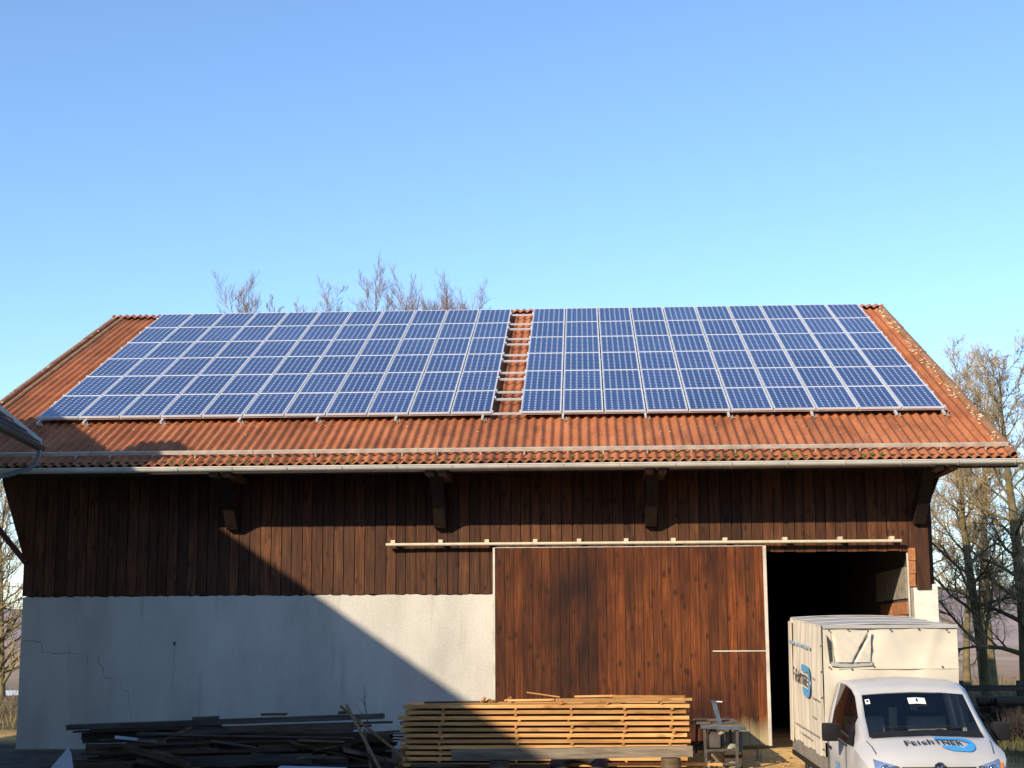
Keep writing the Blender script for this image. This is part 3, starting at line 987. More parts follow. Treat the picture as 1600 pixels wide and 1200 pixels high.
# ------------------------------------------------------------------ solar mounting frame
nrm_rot = (AL, 0, 0)
mount = thing('mounting_frame', 'aluminium rails carrying the blue solar panels above the red roof', 'mounting frame', RP(0, 0, 0), (AL, 0, 0))
PW, PL, GAP = 0.828, 1.60, 0.5735
LW, RW = 11 * PW - 0.02, 10 * PW - 0.02
for i in range(6):
    for dt in (0.045, 1.10):
        t = i * PL + dt
        mb = MB(); mb.box((-GAP - LW - 0.05, t - 0.022, 0.114), (RW + 0.04, t + 0.022, 0.151))
        r_ = mb.build('cross_rail', M_RAILALU, mount)
        for ux in (-GAP - LW - 0.02, -GAP + 0.012, -0.014, RW + 0.014):
            mb = MB(); mb.box((ux - 0.016, t - 0.026, 0.151), (ux + 0.016, t + 0.026, 0.196)); mb.build('end_clamp', M_ALU, r_)
uprights = [-GAP - LW + 0.02 + 0.0] + [-GAP - LW + 0.95 + 1.56 * k for k in range(6)] + [0.83 + 1.62 * k for k in range(5)] + [RW - 0.03]
uprights[6] = -GAP - 0.18
for k, ux in enumerate(uprights):
    mb = MB(); mb.box((ux - 0.02, -0.15, 0.062), (ux + 0.02, 6 * PL - 0.1, 0.113))
    r_ = mb.build('upright_rail', M_RAILALU, mount)
    mb = MB()
    mb.box((ux + 0.025, -0.13, 0.02), (ux + 0.05, -0.07, 0.075))
    mb.cyl((ux + 0.075, -0.1, 0.0), (ux + 0.075, -0.1, 0.09), 0.01, 8)
    mb.box((ux + 0.05, -0.125, 0.04), (ux + 0.1, -0.075, 0.048))
    mb.build('roof_hook', M_GUARD, r_)

# ------------------------------------------------------------------ solar panels
FW_ = 0.019
mw, ml = 0.800, 1.582
mb = MB()
# frame: four mitred bars
def bar(a, b_, ia, ib):
    vs = []
    for z in (-0.038, 0.0):
        vs += [(a[0], a[1], z), (b_[0], b_[1], z), (ib[0], ib[1], z), (ia[0], ia[1], z)]
    mb.add(vs, [(3, 2, 1, 0), (4, 5, 6, 7), (0, 1, 5, 4), (1, 2, 6, 5), (2, 3, 7, 6), (3, 0, 4, 7)])
o_ = [(0, 0), (mw, 0), (mw, ml), (0, ml)]
i_ = [(FW_, FW_), (mw - FW_, FW_), (mw - FW_, ml - FW_), (FW_, ml - FW_)]
for k in range(4):
    bar(o_[k], o_[(k + 1) % 4], i_[k], i_[(k + 1) % 4])
frame_me = mesh_of(mb, 'frame', M_ALU)
mb = MB(); mb.add([(FW_ - .002, FW_ - .002, -0.006), (mw - FW_ + .002, FW_ - .002, -0.006), (mw - FW_ + .002, ml - FW_ + .002, -0.006), (FW_ - .002, ml - FW_ + .002, -0.006)], [(0, 1, 2, 3)])
mb.add([(FW_ - .002, FW_ - .002, -0.012), (mw - FW_ + .002, FW_ - .002, -0.012), (mw - FW_ + .002, ml - FW_ + .002, -0.012), (FW_ - .002, ml - FW_ + .002, -0.012)], [(3, 2, 1, 0)])
sheet_me = mesh_of(mb, 'backsheet', M_BACKSHEET)
mb = MB()
px_, py_ = (mw - 2 * FW_ - 0.008) / 6, (ml - 2 * FW_ - 0.012) / 12
cw, ch, cc = px_ - 0.0022, py_ - 0.002, 0.026
for i in range(6):
    for j in range(12):
        cx_, cy_ = FW_ + 0.004 + px_ * (i + .5), FW_ + 0.006 + py_ * (j + .5)
        a, b_ = cw / 2, ch / 2
        mb.add([(cx_ + q[0], cy_ + q[1], -0.0045) for q in ((-a + cc, -b_), (a - cc, -b_), (a, -b_ + cc), (a, b_ - cc), (a - cc, b_), (-a + cc, b_), (-a, b_ - cc), (-a, -b_ + cc))], [tuple(range(8))])
cell_me = mb.mesh('solar_cells'); cell_me.materials.append(M_CELL)

ROWN = ['bottom row', 'second lowest row', 'third lowest row', 'third highest row', 'second highest row', 'top row']
ORD = ['first', 'second', 'third', 'fourth', 'fifth', 'sixth', 'seventh', 'eighth', 'ninth', 'tenth', 'eleventh']
for blk, (ncol, ub, side) in enumerate(((11, -GAP - LW, 'left'), (10, 0.0, 'right'))):
    for j in range(6):
        for i in range(ncol):
            if side == 'left':
                where = ('at the left edge of the left array' if i == 0 else 'beside the gap, left array' if i == ncol - 1 else '%s from the left, left array' % ORD[i])
            else:
                where = ('beside the gap, right array' if i == 0 else 'at the right edge of the right array' if i == ncol - 1 else '%s from the gap, right array' % ORD[i])
            p = RP(ub + i * PW, j * PL, 0.19)
            t = thing('solar_panel', 'solar panel in the %s, %s' % (ROWN[j], where), 'solar panel', p, (AL + rnd.uniform(-.0012, .0012), rnd.uniform(-.0015, .0015), 0), 'solar panels on the barn roof')
            inst(frame_me, 'frame', t)
            inst(sheet_me, 'backsheet', t)
            c = inst(cell_me, 'solar_cells', t); c['kind'] = 'stuff'

# ------------------------------------------------------------------ house at the left, whose roof edge shows and throws the long shadow
hang = atan2(0.107, 1.0)
house = thing('farmhouse', 'neighbouring farmhouse with dark tiled roof corner and grey gutter at left edge', 'house', (-9.5, 26.2, 0), (0, 0, hang))
# local frame: y = along the eave away from camera (0 at the far gable), x = to the right, z up
HS = 0.803                                   # roof slope
EZ, HW, HL = 5.42, 4.93, 22.0                # eave height, half width, length
RZ = EZ + HS * HW
def roof_courses(sgn):
    mb = MB()
    nc = 20
    sl = HW / nc
    ny = 48
    for k in range(nc):
        x0_, x1_ = -k * sl + 0.02, -(k + 1) * sl
        z0_, z1_ = EZ + k * sl * HS + 0.03, EZ + (k + 1) * sl * HS
        for q in range(ny):
            ya, yb_ = -HL * q / ny, -HL * (q + 1) / ny + 0.012
            j = rnd.uniform(-0.004, 0.004)
            X0, X1 = (x0_, x1_) if sgn > 0 else (-2 * HW - x0_, -2 * HW - x1_)
            mb.add([(X0, ya, z0_ + j), (X0, yb_, z0_ + j), (X1, yb_, z1_ + j), (X1, ya, z1_ + j), (X0, ya, z0_ - 0.03), (X0, yb_, z0_ - 0.03)], [(0, 1, 2, 3), (0, 4, 5, 1)])
    return mb
for sg in (1, -1):
    o = roof_courses(sg).build('roof_tiles', M_TILE, house); tag(o, kind='stuff')
mb = MB()
prof = [(0.0, EZ - 0.02), (-HW, RZ - 0.02), (-2 * HW, EZ - 0.02), (-2 * HW, EZ - 0.14), (-HW, RZ - 0.14), (0.0, EZ - 0.14)]
mb.prism(prof, 'y', -HL + 0.02, -0.01)
mb.build('roof_deck', M_BEAM, house)
mb = MB(); mb.prism([(0.03, EZ + 0.0), (-HW, RZ + 0.0), (-HW, RZ + 0.10), (0.03, EZ + 0.075)], 'y', 0.003, 0.04); mb.build('verge_flashing', M_ZINC, house)
mb = MB(); mb.prism([(-1.3, -2.2), (-2 * HW + 1.3, -2.2), (-2 * HW + 1.3, EZ + 0.7), (-HW, RZ - 0.2), (-1.3, EZ + 0.7)], 'y', -HL + 0.6, -0.55); mb.build('wall', M_HOUSE, house)
mb = MB(); mb.tube([(-HW, -HL, RZ + 0.03), (-HW, 0.0, RZ + 0.03)], 0.09, 10); mb.build('ridge_tiles', M_TILE, house)
# gutter and swan-neck downpipe
mb = MB()
n = 8
for y in (-HL, 0.05):
    for i in range(n + 1):
        a = pi * i / n
        mb.v.append((0.03 - 0.07 * cos(a), y, EZ - 0.07 - 0.07 * sin(a)))
for i in range(n):
    mb.f.append((i, i + 1, n + 2 + i, n + 1 + i))
mb.tube([(0.10, -HL, EZ - 0.065), (0.10, 0.05, EZ - 0.065)], 0.011, 6)
hg = mb.build('gutter', M_GUTD, house, smooth=True)
mb = MB(); mb.tube([(0.03, -0.1, EZ - 0.12), (0.02, -0.1, EZ - 0.24), (-0.03, -0.1, EZ - 0.37), (-0.15, -0.12, EZ - 0.47), (-0.45, -0.2, EZ - 0.57), (-1.0, -0.5, EZ - 0.74), (-1.2, -0.68, EZ - 0.82), (-1.23, -0.7, EZ - 1.1), (-1.23, -0.7, -1.0)], 0.045, 12)
mb.build('downpipe', M_PIPE, house, smooth=True)
mb = MB(); mb.box((-HW - 0.4, -5.9, RZ - 1.2), (-HW + 0.3, -5.0, RZ + 0.9)); mb.box((-HW - 0.45, -5.95, RZ + 0.9), (-HW + 0.35, -4.95, RZ + 0.98)); mb.build('chimney', M_HOUSE, house)
M_SKYBLOCK = simple('sky_blocker_boarding', (0.16, 0.12, 0.085), 0.95, var=0.2, scale=3)  # unseen building added behind the camera to cut sky light under the eave
inv = (Matrix.Translation((-9.5, 26.2, 0)) @ Matrix.Rotation(hang, 4, 'Z')).inverted()
def sky_blocker(mb, name, mat):
    mb.v = [tuple(inv @ Vector(p)) for p in mb.v]
    return mb.build(name, mat, house)
sky_blocker(MB().prism([(-1.6, -1.6), (-13.4, -1.6), (-13.4, 7.4), (-7.5, 13.2), (-1.6, 7.4)], 'x', -4.2, 26.0), 'sky_blocker_wall', M_SKYBLOCK)
sky_blocker(MB().prism([(-0.7, 6.75), (-0.7, 6.95), (-7.5, 13.65), (-14.3, 6.95), (-14.3, 6.75), (-7.5, 13.43)], 'x', -4.9, 26.7), 'sky_blocker_roof', M_TILE)
for x in (3.5, 7.0, 10.5, 14.0, 17.5):  # window panes on the added building
    for z in (1.2, 4.2):
        w_ = sky_blocker(MB().box((x - 0.5, -1.6, z), (x + 0.5, -1.56, z + 1.3)), 'window', M_DASH)
        mb = MB()
        for a, b_ in (((x - 0.56, -1.62, z - 0.08), (x + 0.56, -1.54, z)), ((x - 0.56, -1.62, z + 1.3), (x + 0.56, -1.54, z + 1.37)), ((x - 0.57, -1.62, z), (x - 0.5, -1.54, z + 1.3)), ((x + 0.5, -1.62, z), (x + 0.57, -1.54, z + 1.3)), ((x - 0.03, -1.57, z), (x + 0.03, -1.545, z + 1.3))):
            mb.box(a, b_)
        mb.v = [tuple(inv @ Vector(p)) for p in mb.v]
        mb.build('window_frame', M_HOUSE, w_)
for y in (-4.5, -8.5, -12.5):
    mb = MB(); mb.box((-1.32, y - 0.5, 1.6), (-1.27, y + 0.5, 2.9)); w_ = mb.build('window', M_DASH, house)
    mb = MB()
    for a, b_ in (((-1.27, y - 0.55, 1.52), (-1.25, y + 0.55, 1.6)), ((-1.27, y - 0.55, 2.9), (-1.25, y + 0.55, 2.98)), ((-1.27, y - 0.55, 1.6), (-1.25, y - 0.49, 2.9)), ((-1.27, y + 0.49, 1.6), (-1.25, y + 0.55, 2.9)), ((-1.269, y - 0.03, 1.6), (-1.25, y + 0.03, 2.9))):
        mb.box(a, b_)
    mb.build('window_frame', M_HOUSE, w_)

# ------------------------------------------------------------------ bare trees
def bare_tree(name, label, x, y, h, seed, r0_=0.16, fork=0.25, spread=0.55, limbs=9, sub=7, twigs=5, mats=(None, None), lean=(0, 0), droop=0.0, group=None, twr=0.006, first=0.15, curl=0.25, levels=3, z=0.0, up=0.45, thick=0.5):
    rg = random.Random(seed)
    root = thing(name, label, 'tree', (x, y, z), (0, 0, 0), group)
    tk, cr, tw = MB(), MB(), MB()
    def wob(a):
        return Vector((rg.uniform(-a, a), rg.uniform(-a, a), rg.uniform(-a, a)))
    def grow(p, d, L, r, lv, seg):
        pts, rads = [p.copy()], [r]
        q = p.copy(); dd = d.copy()
        for s_ in range(seg):
            dd = (dd + wob(curl * (0.5 + 0.25 * lv)) + Vector((0, 0, up * 0.12 * lv - droop * lv * 0.1))).normalized()
            q = q + dd * (L / seg)
            pts.append(q.copy()); rads.append(max(twr * 0.6, r * (1 - 0.8 * (s_ + 1) / seg)))
        return pts, rads, dd
    # trunk
    d0 = Vector((lean[0], lean[1], 1)).normalized()
    n = 9
    pts, rads = [Vector((0, 0, -0.2))], [r0_ * 1.25]
    q, dd = Vector((0, 0, 0)), d0.copy()
    for i in range(n):
        dd = (dd + wob(0.07) + Vector((0, 0, 0.04))).normalized()
        q = q + dd * (h * 0.92 / n)
        pts.append(q.copy()); rads.append(max(twr, r0_ * (1 - 0.92 * (i + 1) / n)))
    tk.tube(pts, rads, 9)
    for k in range(limbs):
        f = first + (1 - first) * ((k + rg.random() * 0.8) / limbs) ** 0.85
        f = min(f, 0.985)
        i = f * n; i0 = int(i); fr = i - i0
        p = pts[i0].lerp(pts[min(i0 + 1, n)], fr); rad = rads[i0] * (1 - fr) + rads[min(i0 + 1, n)] * fr
        az = k * 2.4 + rg.uniform(-0.5, 0.5)
        el = rg.uniform(0.25, 0.85) + 0.3 * f
        d = Vector((cos(az) * cos(el), sin(az) * cos(el), sin(el)))
        L = h * spread * rg.uniform(0.6, 1.1) * (1.05 - 0.62 * f)
        bp, br, _ = grow(p, d, L, rad * thick, 1, 6)
        cr.tube(bp, br, 5, False)
        for a in range(sub):
            g = 0.2 + 0.8 * (a + rg.random()) / sub
            g = min(g, 0.99)
            m_ = g * 6; m0 = int(m_)
            p2 = bp[m0].lerp(bp[min(6, m0 + 1)], m_ - m0)
            d2 = ((bp[min(6, m0 + 1)] - bp[m0]).normalized() + wob(0.85)).normalized()
            L2 = L * rg.uniform(0.3, 0.6) * (1.1 - 0.6 * g)
            sp, sr, _ = grow(p2, d2, L2, max(twr * 1.6, br[m0] * 0.55), 2, 4)
            cr.tube(sp, sr, 4, False)
            for b_ in range(twigs):
                g2 = min(0.98, 0.15 + 0.85 * (b_ + rg.random()) / twigs)
                m_ = g2 * 4; m1 = int(m_)
                p3 = sp[m1].lerp(sp[min(4, m1 + 1)], m_ - m1)
                d3 = ((sp[min(4, m1 + 1)] - sp[m1]).normalized() + wob(0.8)).normalized()
                L3 = L2 * rg.uniform(0.35, 0.75)
                tp, tr_, _ = grow(p3, d3, L3, max(twr, sr[m1] * 0.6), 3, 3)
                tw.tube(tp, tr_, 3, False)
                if levels > 3:
                    for c_ in range(3):
                        m2 = rg.choice((1, 2, 3))
                        d4 = ((tp[m2] - tp[m2 - 1]).normalized() + wob(0.9)).normalized()
                        t4, r4, _ = grow(tp[m2], d4, L3 * rg.uniform(0.3, 0.6), twr * 0.8, 3, 2)
                        tw.tube(t4, r4, 3, False)
    tk.build('trunk', mats[0], root, smooth=True, angle=80, fix=False)
    c = cr.build('limbs', mats[0], root, smooth=True, angle=80, fix=False)
    t = tw.build('twigs', mats[1], root, smooth=True, angle=80, fix=False); tag(t, kind='stuff')
    return root

GB = 'bare trees behind the barn ridge'
for (px, top, Y, sd, sp, nl, lab) in (
        (400, 425, 62, 11, 0.16, 10, 'slender bare tree behind the barn ridge, leftmost of the row'),
        (428, 428, 62, 12, 0.15, 9, 'slender bare tree behind the ridge, second of the row from left'),
        (466, 455, 60, 13, 0.10, 7, 'short bare sapling top just above the ridge between slender trees'),
        (515, 425, 61, 14, 0.17, 14, 'bare tree with upright brown crown behind ridge, beside the sapling top'),
        (487, 450, 60, 21, 0.12, 9, 'low bare sapling top right beside the upright brown crown'),
        (632, 440, 57, 22, 0.2, 13, 'low bare crown between the tallest pair and the bushy clump'),
        (668, 440, 56, 23, 0.22, 15, 'bare crown at the left end of the bushy clump above the ridge'),
        (350, 455, 62, 24, 0.14, 9, 'shortest bare twig top at the far left of the ridge row'),
        (578, 412, 58, 15, 0.20, 13, 'bare thin-twigged tree behind ridge, left half of the tallest pair'),
        (598, 400, 58, 16, 0.20, 13, 'tallest bare tree top above the barn ridge'),
        (690, 432, 56, 17, 0.26, 18, 'dense bushy bare crown above ridge, left part of the clump'),
        (728, 422, 56, 18, 0.26, 18, 'dense bushy bare crown above ridge, middle of the clump'),
        (778, 445, 57, 19, 0.24, 16, 'low bare crown above ridge, right end of the clump')):
    X = (px - 911) / 2395 * Y * 1.02
    Z = 2 + (1001 - top) / 2395 * Y * (1.065 if px < 480 else 1.015 if px < 640 else 0.985)
    bare_tree('bare_tree', lab, X, Y, Z, sd, 0.17, spread=sp, limbs=nl + 16, sub=9, twigs=7, mats=(M_TWIG, M_TWIG), first=0.55, group=GB, twr=0.0048, up=0.9, thick=0.4)

GR = 'bare trees right of the barn'
RT = (
    (12.7, 50.0, 11.2, 31, 0.20, (-0.055, 0), 0.32, 24, 'dark trunked bare tree standing closest to the barn, right behind the van', M_BARKY, M_TWIGY, 0.12),
    (13.45, 48.0, 11.0, 32, 0.27, (0.0, 0), 0.32, 26, 'thick dark trunk bare tree with low arching boughs at the right edge', M_BARKY, M_TWIGY, 0.1),
    (14.6, 57.0, 12.2, 33, 0.22, (-0.02, 0), 0.24, 20, 'tall yellowish bare tree with feathery crown beyond the thick trunk', M_BARKY, M_TWIGY, 0.25),
    (14.2, 59.0, 10.6, 34, 0.15, (0.02, 0), 0.24, 14, 'small pale forked bare tree between the barn corner and dark trunk', M_BARKY, M_TWIG, 0.2),
    (17.2, 60.0, 12.2, 35, 0.24, (0.0, 0), 0.24, 18, 'tall bare tree cut off by the right edge of the picture', M_BARKD, M_TWIG, 0.25),
    (15.2, 68.0, 14.6, 36, 0.22, (-0.02, 0), 0.2, 20, 'highest slim bare crown rising behind the right verge of barn roof', M_BARKD, M_TWIG, 0.3),
)
for (x, y, h, sd, r, ln, sp, nl, lab, m1, m2, fi) in RT:
    bare_tree('bare_tree', lab, x, y, h, sd, r, spread=sp, limbs=nl + 14, sub=11, twigs=7, mats=(m1, m2), lean=ln, first=fi, group=GR, twr=0.0065, levels=4, up=0.35, thick=0.38, curl=0.32)

GL = 'bare trees left of the barn'
for (x, y, h, sd, lab) in ((-17.2, 44.0, 7.4, 41, 'bare sunlit tree left of barn, nearest the wall corner'), (-18.9, 48.0, 8.2, 42, 'bare sunlit tree at the far left edge under the strut'), (-20.9, 55.0, 8.6, 43, 'thin bare tree further back between the two left edge trees')):
    bare_tree('bare_tree', lab, x, y, h, sd, 0.14, spread=0.34, limbs=26, sub=9, twigs=5, mats=(M_BARKY, M_TWIGY), first=0.06, group=GL, twr=0.008, up=0.3)

# ------------------------------------------------------------------ fence and rough ground right of the barn
fence = thing('rail_fence', 'dark wooden rail fence beyond the van at the right', 'fence', (9.2, 36, 0))
for i in range(4):
    mb = MB(); mb.box((-2.0 + i * 1.32 - 0.06, -0.06, -0.1), (-2.0 + i * 1.32 + 0.06, 0.06, 1.02)); mb.build('fence_post', M_FENCE, fence, bevel=0.01)
for z in (0.86, 0.38):
    mb = MB(); mb.plank((-2.2, -0.09, z), (2.4, -0.09, z - 0.01), 0.05, 0.13, (0, 0, 1)); mb.build('fence_rail', M_FENCE, fence, bevel=0.008)

def log_pile(x, y, rows, L, seed):
    rg = random.Random(seed)
    for r_ in range(rows):
        for c_ in range(6 - r_):
            mb = MB()
            rad = rg.uniform(0.07, 0.11)
            xx = x + (c_ - (6 - r_) / 2) * 0.21
            mb.tube([(-L / 2, 0, 0), (0, rg.uniform(-.02, .02), rg.uniform(-.02, .02)), (L / 2, 0, 0)], [rad, rad * 0.95, rad * 0.85], 9)
            o = mb.build('log', M_LOG, smooth=True, angle=50)
            o.location = (x + rg.uniform(-.25, .25), y + (c_ - (6 - r_) / 2) * 0.22, 0.1 + r_ * 0.18)
            o.rotation_euler = (0, 0, rg.uniform(-.15, .15))
            tag(o, 'dark log in the shaded wood heap beside the barn, right of the van', 'log', 'logs heaped right of the van')
log_pile(9.3, 33.7, 4, 1.7, 4)

def bush(name, label, x, y, r, h, seed, mat, n=260, cat='shrub', z=0.0):
    rg = random.Random(seed)
    root = thing(name, label, cat, (x, y, z))
    st = MB()
    for k in range(n):
        az, el = rg.uniform(0, 6.28), rg.uniform(0.3, 1.4)
        p = Vector((rg.gauss(0, r * 0.4), rg.gauss(0, r * 0.3), 0))
        d = Vector((cos(az) * cos(el), sin(az) * cos(el), sin(el)))
        L = h * rg.uniform(0.5, 1.0)
        pts = [p]
        for s_ in range(3):
            d = (d + Vector((rg.uniform(-.35, .35), rg.uniform(-.35, .35), rg.uniform(-.3, .15)))).normalized()
            pts.append(pts[-1] + d * L / 3)
        st.tube(pts, [0.009, 0.007, 0.005, 0.003], 3, False)
    o = st.build('stems', mat, root, fix=False); tag(o, kind='stuff')
bush('shrub', 'dark leafless brush right of the van, nearer the barn wall', 8.5, 31.2, 0.8, 0.75, 51, M_BRUSH, 700)
bush('shrub', 'dark leafless brush before the log heap at the right edge', 10.0, 32.2, 0.9, 0.9, 52, M_BRUSH, 700)

def grass(name, x0_, x1_, y0_, y1_, n, h, seed, mat):
    rg = random.Random(seed)
    mb = MB()
    for i in range(n):
        x, y = rg.uniform(x0_, x1_), rg.uniform(y0_, y1_)
        z = ground_z(x, y)
        a = rg.uniform(0, 6.28)
        L = h * rg.uniform(0.4, 1.2)
        dx, dy = cos(a) * 0.008, sin(a) * 0.008
        bx, by = rg.uniform(-.5, .5) * L, rg.uniform(-.5, .5) * L
        mb.add([(x - dx, y - dy, z - .02), (x + dx, y + dy, z - .02), (x + bx, y + by, z + L)], [(0, 1, 2)])
    o = mb.build(name, mat, fix=False)
    return tag(o, kind='stuff')
M_GRASS = simple('winter_grass', (0.10, 0.105, 0.03), 0.95, var=0.45, scale=2)
M_GRASSD = simple('dry_grass', (0.26, 0.19, 0.1), 0.95, var=0.35, scale=2)
grass('grass', 7.0, 13, 27.0, 45, 11000, 0.16, 61, M_GRASS)
grass('dry_grass', 8, 22, 45, 75, 9000, 0.35, 62, M_GRASSD)
grass('dry_grass', -26, -11.5, 34, 62, 7000, 0.3, 63, M_GRASSD)

# ------------------------------------------------------------------ stickered lumber stack
SX0, SX1, SYF = -3.10, 1.74, 26.3
ROWS = 11
PITCH_ = 0.0955
ZB = -0.10
rowname = ['lowest', 'second', 'third', 'fourth', 'fifth', 'sixth', 'seventh', 'eighth', 'ninth', 'tenth', 'uppermost full']
bd = 0.2
nb = 6
GLU = 'sawn boards in the stickered lumber stack'
GST = 'stickers between the lumber layers'
base_board = mesh_of(MB().box((0, 0, 0), (1, bd - 0.01, 0.058)), 'sawn_board', M_LUMBER, bevel=0.003)
stick_me = mesh_of(MB().box((-0.022, -0.012, 0), (0.022, bd * nb + 0.01, 0.0365)), 'stacking_sticker', M_STICK)
for r_ in range(ROWS):
    z = ZB + r_ * PITCH_
    for b_ in range(nb):
        xa = SX0 + rnd.uniform(-0.09, 0.09) + (0.08 if r_ > 8 else 0)
        xb = SX1 + rnd.uniform(-0.08, 0.06) - 0.03 * (ROWS - r_) / ROWS * 2
        o = inst(base_board, 'sawn_board', None, (xa, SYF + b_ * bd + rnd.uniform(0, 0.012), z), (0, rnd.uniform(-.0012, .0012), rnd.uniform(-.0012, .0012)), (xb - xa, 1, 1))
        lab = ('front board of the %s layer in the sawn lumber stack, counted upward' % rowname[r_]) if b_ == 0 else 'sawn orange board lying behind the front boards of the lumber stack'
        tag(o, lab, 'board', GLU)
    if r_ < ROWS - 1:
        for xs_ in (-2.45, -1.16, -0.28, 0.62, 1.42):
            o = inst(stick_me, 'stacking_sticker', None, (xs_ + rnd.uniform(-.035, .035), SYF + rnd.uniform(-.01, .01), z + 0.0585), (0, 0, rnd.uniform(-.02, .02)), (rnd.uniform(.8, 1.2), 1, 1))
            tag(o, 'sticker on the %s layer of the lumber stack, %s column' % (rowname[r_], {-2.45: 'leftmost', -1.16: 'second', -0.28: 'middle', 0.62: 'fourth', 1.42: 'rightmost'}[xs_]), 'sticker', GST)
zt = ZB + ROWS * PITCH_ - 0.04
def lone(name, label, p, q, w, t, mat, cat='board', group=None, up=(0, 0, 1)):
    mb = MB()
    p, q = Vector(p), Vector(q)
    c = (p + q) / 2
    mb.plank(p - c, q - c, w, t, up)
    o = mb.build(name, mat, bevel=min(0.004, t * 0.15))
    o.location = c
    return tag(o, label, cat, group)
lone('sawn_board', 'pale long board on top of the lumber stack, right half front edge', (-0.52, SYF + 0.1, zt + 0.075), (1.77, SYF + 0.1, zt + 0.08), 0.17, 0.045, M_LUMBER, 'board', GLU)
lone('sawn_board', 'thin pale board on top of the stack, left of the long top board', (-1.38, SYF + 0.12, zt + 0.07), (-0.54, SYF + 0.14, zt + 0.078), 0.16, 0.03, M_LUMBER, 'board', GLU)
lone('sawn_board', 'topmost short board lying across the right end of the lumber stack', (0.45, SYF + 0.25, zt + 0.125), (1.66, SYF + 0.3, zt + 0.115), 0.15, 0.04, M_LUMBER, 'board', GLU)
lone('sawn_board', 'topmost thin board at the middle of the lumber stack', (-0.2, SYF + 0.4, zt + 0.12), (0.5, SYF + 0.4, zt + 0.13), 0.14, 0.03, M_LUMBER, 'board', GLU)
lone('sawn_board', 'slanting thin lath propped on the top middle of the stack', (-1.02, SYF + 0.5, zt + 0.19), (-0.45, SYF + 0.45, zt + 0.11), 0.06, 0.022, M_LUMBER, 'lath')
lone('sawn_board', 'grey edged board on the top left of the lumber stack', (-2.75, SYF + 0.2, zt + 0.035), (-1.5, SYF + 0.2, zt + 0.045), 0.18, 0.03, M_OLDB, 'board', GLU)
for i in range(3):
    xs_ = (-0.42, 0.35, 1.25)[i]
    lone('stacking_sticker', '%s sticker under the long pale top board of the stack' % ('left', 'middle', 'right')[i], (xs_, SYF - 0.02, zt + 0.03), (xs_, SYF + 0.5, zt + 0.03), 0.045, 0.04, M_STICK, 'sticker', 'stickers under the top board')
for i, (x, yy, a, s_) in enumerate(((-1.74, 0.03, 0.9, 0.1), (-1.66, 0.12, -0.5, 0.09), (-1.58, 0.02, 0.3, 0.11), (-1.32, 0.05, -0.7, 0.13), (-1.22, 0.1, 0.4, 0.08))):
    lone('wood_offcut', '%s small wood offcut on the lumber stack top, counted from left' % ORD[i], (x - s_ / 2 * cos(a), SYF + yy, zt + 0.04), (x + s_ / 2 * cos(a), SYF + yy + 0.05, zt + 0.04 + abs(sin(a)) * s_), 0.05, 0.035, M_STICK, 'offcut', 'offcuts on the lumber stack')
for xs_ in (-2.6, -0.7, 1.2):
    o = lone('bearer_beam', 'squared bearer timber under the lumber stack', (xs_, SYF + 0.02, -0.17), (xs_, SYF + 1.2, -0.14), 0.12, 0.1, M_OLDB, 'bearer', 'bearers under the lumber stack')

# grey squared timber, stump, tyre and low boards in front of the stack
lone('squared_timber', 'long grey squared timber resting in front of the lumber stack', (-2.2, 25.5, 0.145), (1.7, 25.46, 0.205), 0.16, 0.17, M_BEAMG, 'timber')
mb = MB(); mb.tube([(0, 0, -0.22), (0, 0, -0.05), (0, 0, 0.2)], [0.21, 0.18, 0.17], 14)
o = mb.build('tree_stump', M_LOG, smooth=True, angle=50); o.location = (-1.42, 25.5, -0.14); tag(o, 'bark covered stump holding up the left end of the grey timber', 'stump')
mb = MB(); mb.tube([(0, 0, -0.22), (0, 0, -0.05), (0, 0, 0.2)], [0.19, 0.17, 0.16], 14)
o = mb.build('tree_stump', M_LOG, smooth=True, angle=50); o.location = (1.35, 25.48, -0.10); tag(o, 'stump holding up the right end of the grey timber', 'stump')
mb = MB(); mb.torus((0, 0, 0), (0, 0, 1), 0.36, 0.125, 36, 12)
o = mb.build('old_tyre', M_RUBBER, smooth=True, angle=180); o.location = (-0.14, 25.93, -0.06); o.rotation_euler = (radians(26), 0, 0); tag(o, 'old dark tyre leaning against the grey timber in front of the lumber', 'tyre')
lone('sawn_board', 'low pale board on the ground right of the tyre before the lumber stack', (0.45, 25.75, -0.02), (2.2, 25.85, -0.03), 0.18, 0.04, M_LUMBER, 'board')
lone('sawn_board', 'low brown board on the ground left of the tyre beneath the timber', (-2.9, 25.85, -0.04), (-0.6, 25.8, -0.05), 0.2, 0.05, M_OLDB, 'board')

mb = MB()
for i in range(420):
    x, y = rnd.uniform(-3.4, 5.5), rnd.uniform(24.6, 28.6)
    a = rnd.uniform(0, 6.28); L = rnd.uniform(0.02, 0.09)
    z = ground_z(x, y) + 0.035
    mb.plank((x - L * cos(a), y - L * sin(a), z), (x + L * cos(a), y + L * sin(a), z + rnd.uniform(0, 0.015)), rnd.uniform(0.01, 0.03), 0.008)
tag(mb.build('wood_chips', M_LUMBER, fix=False), kind='stuff')

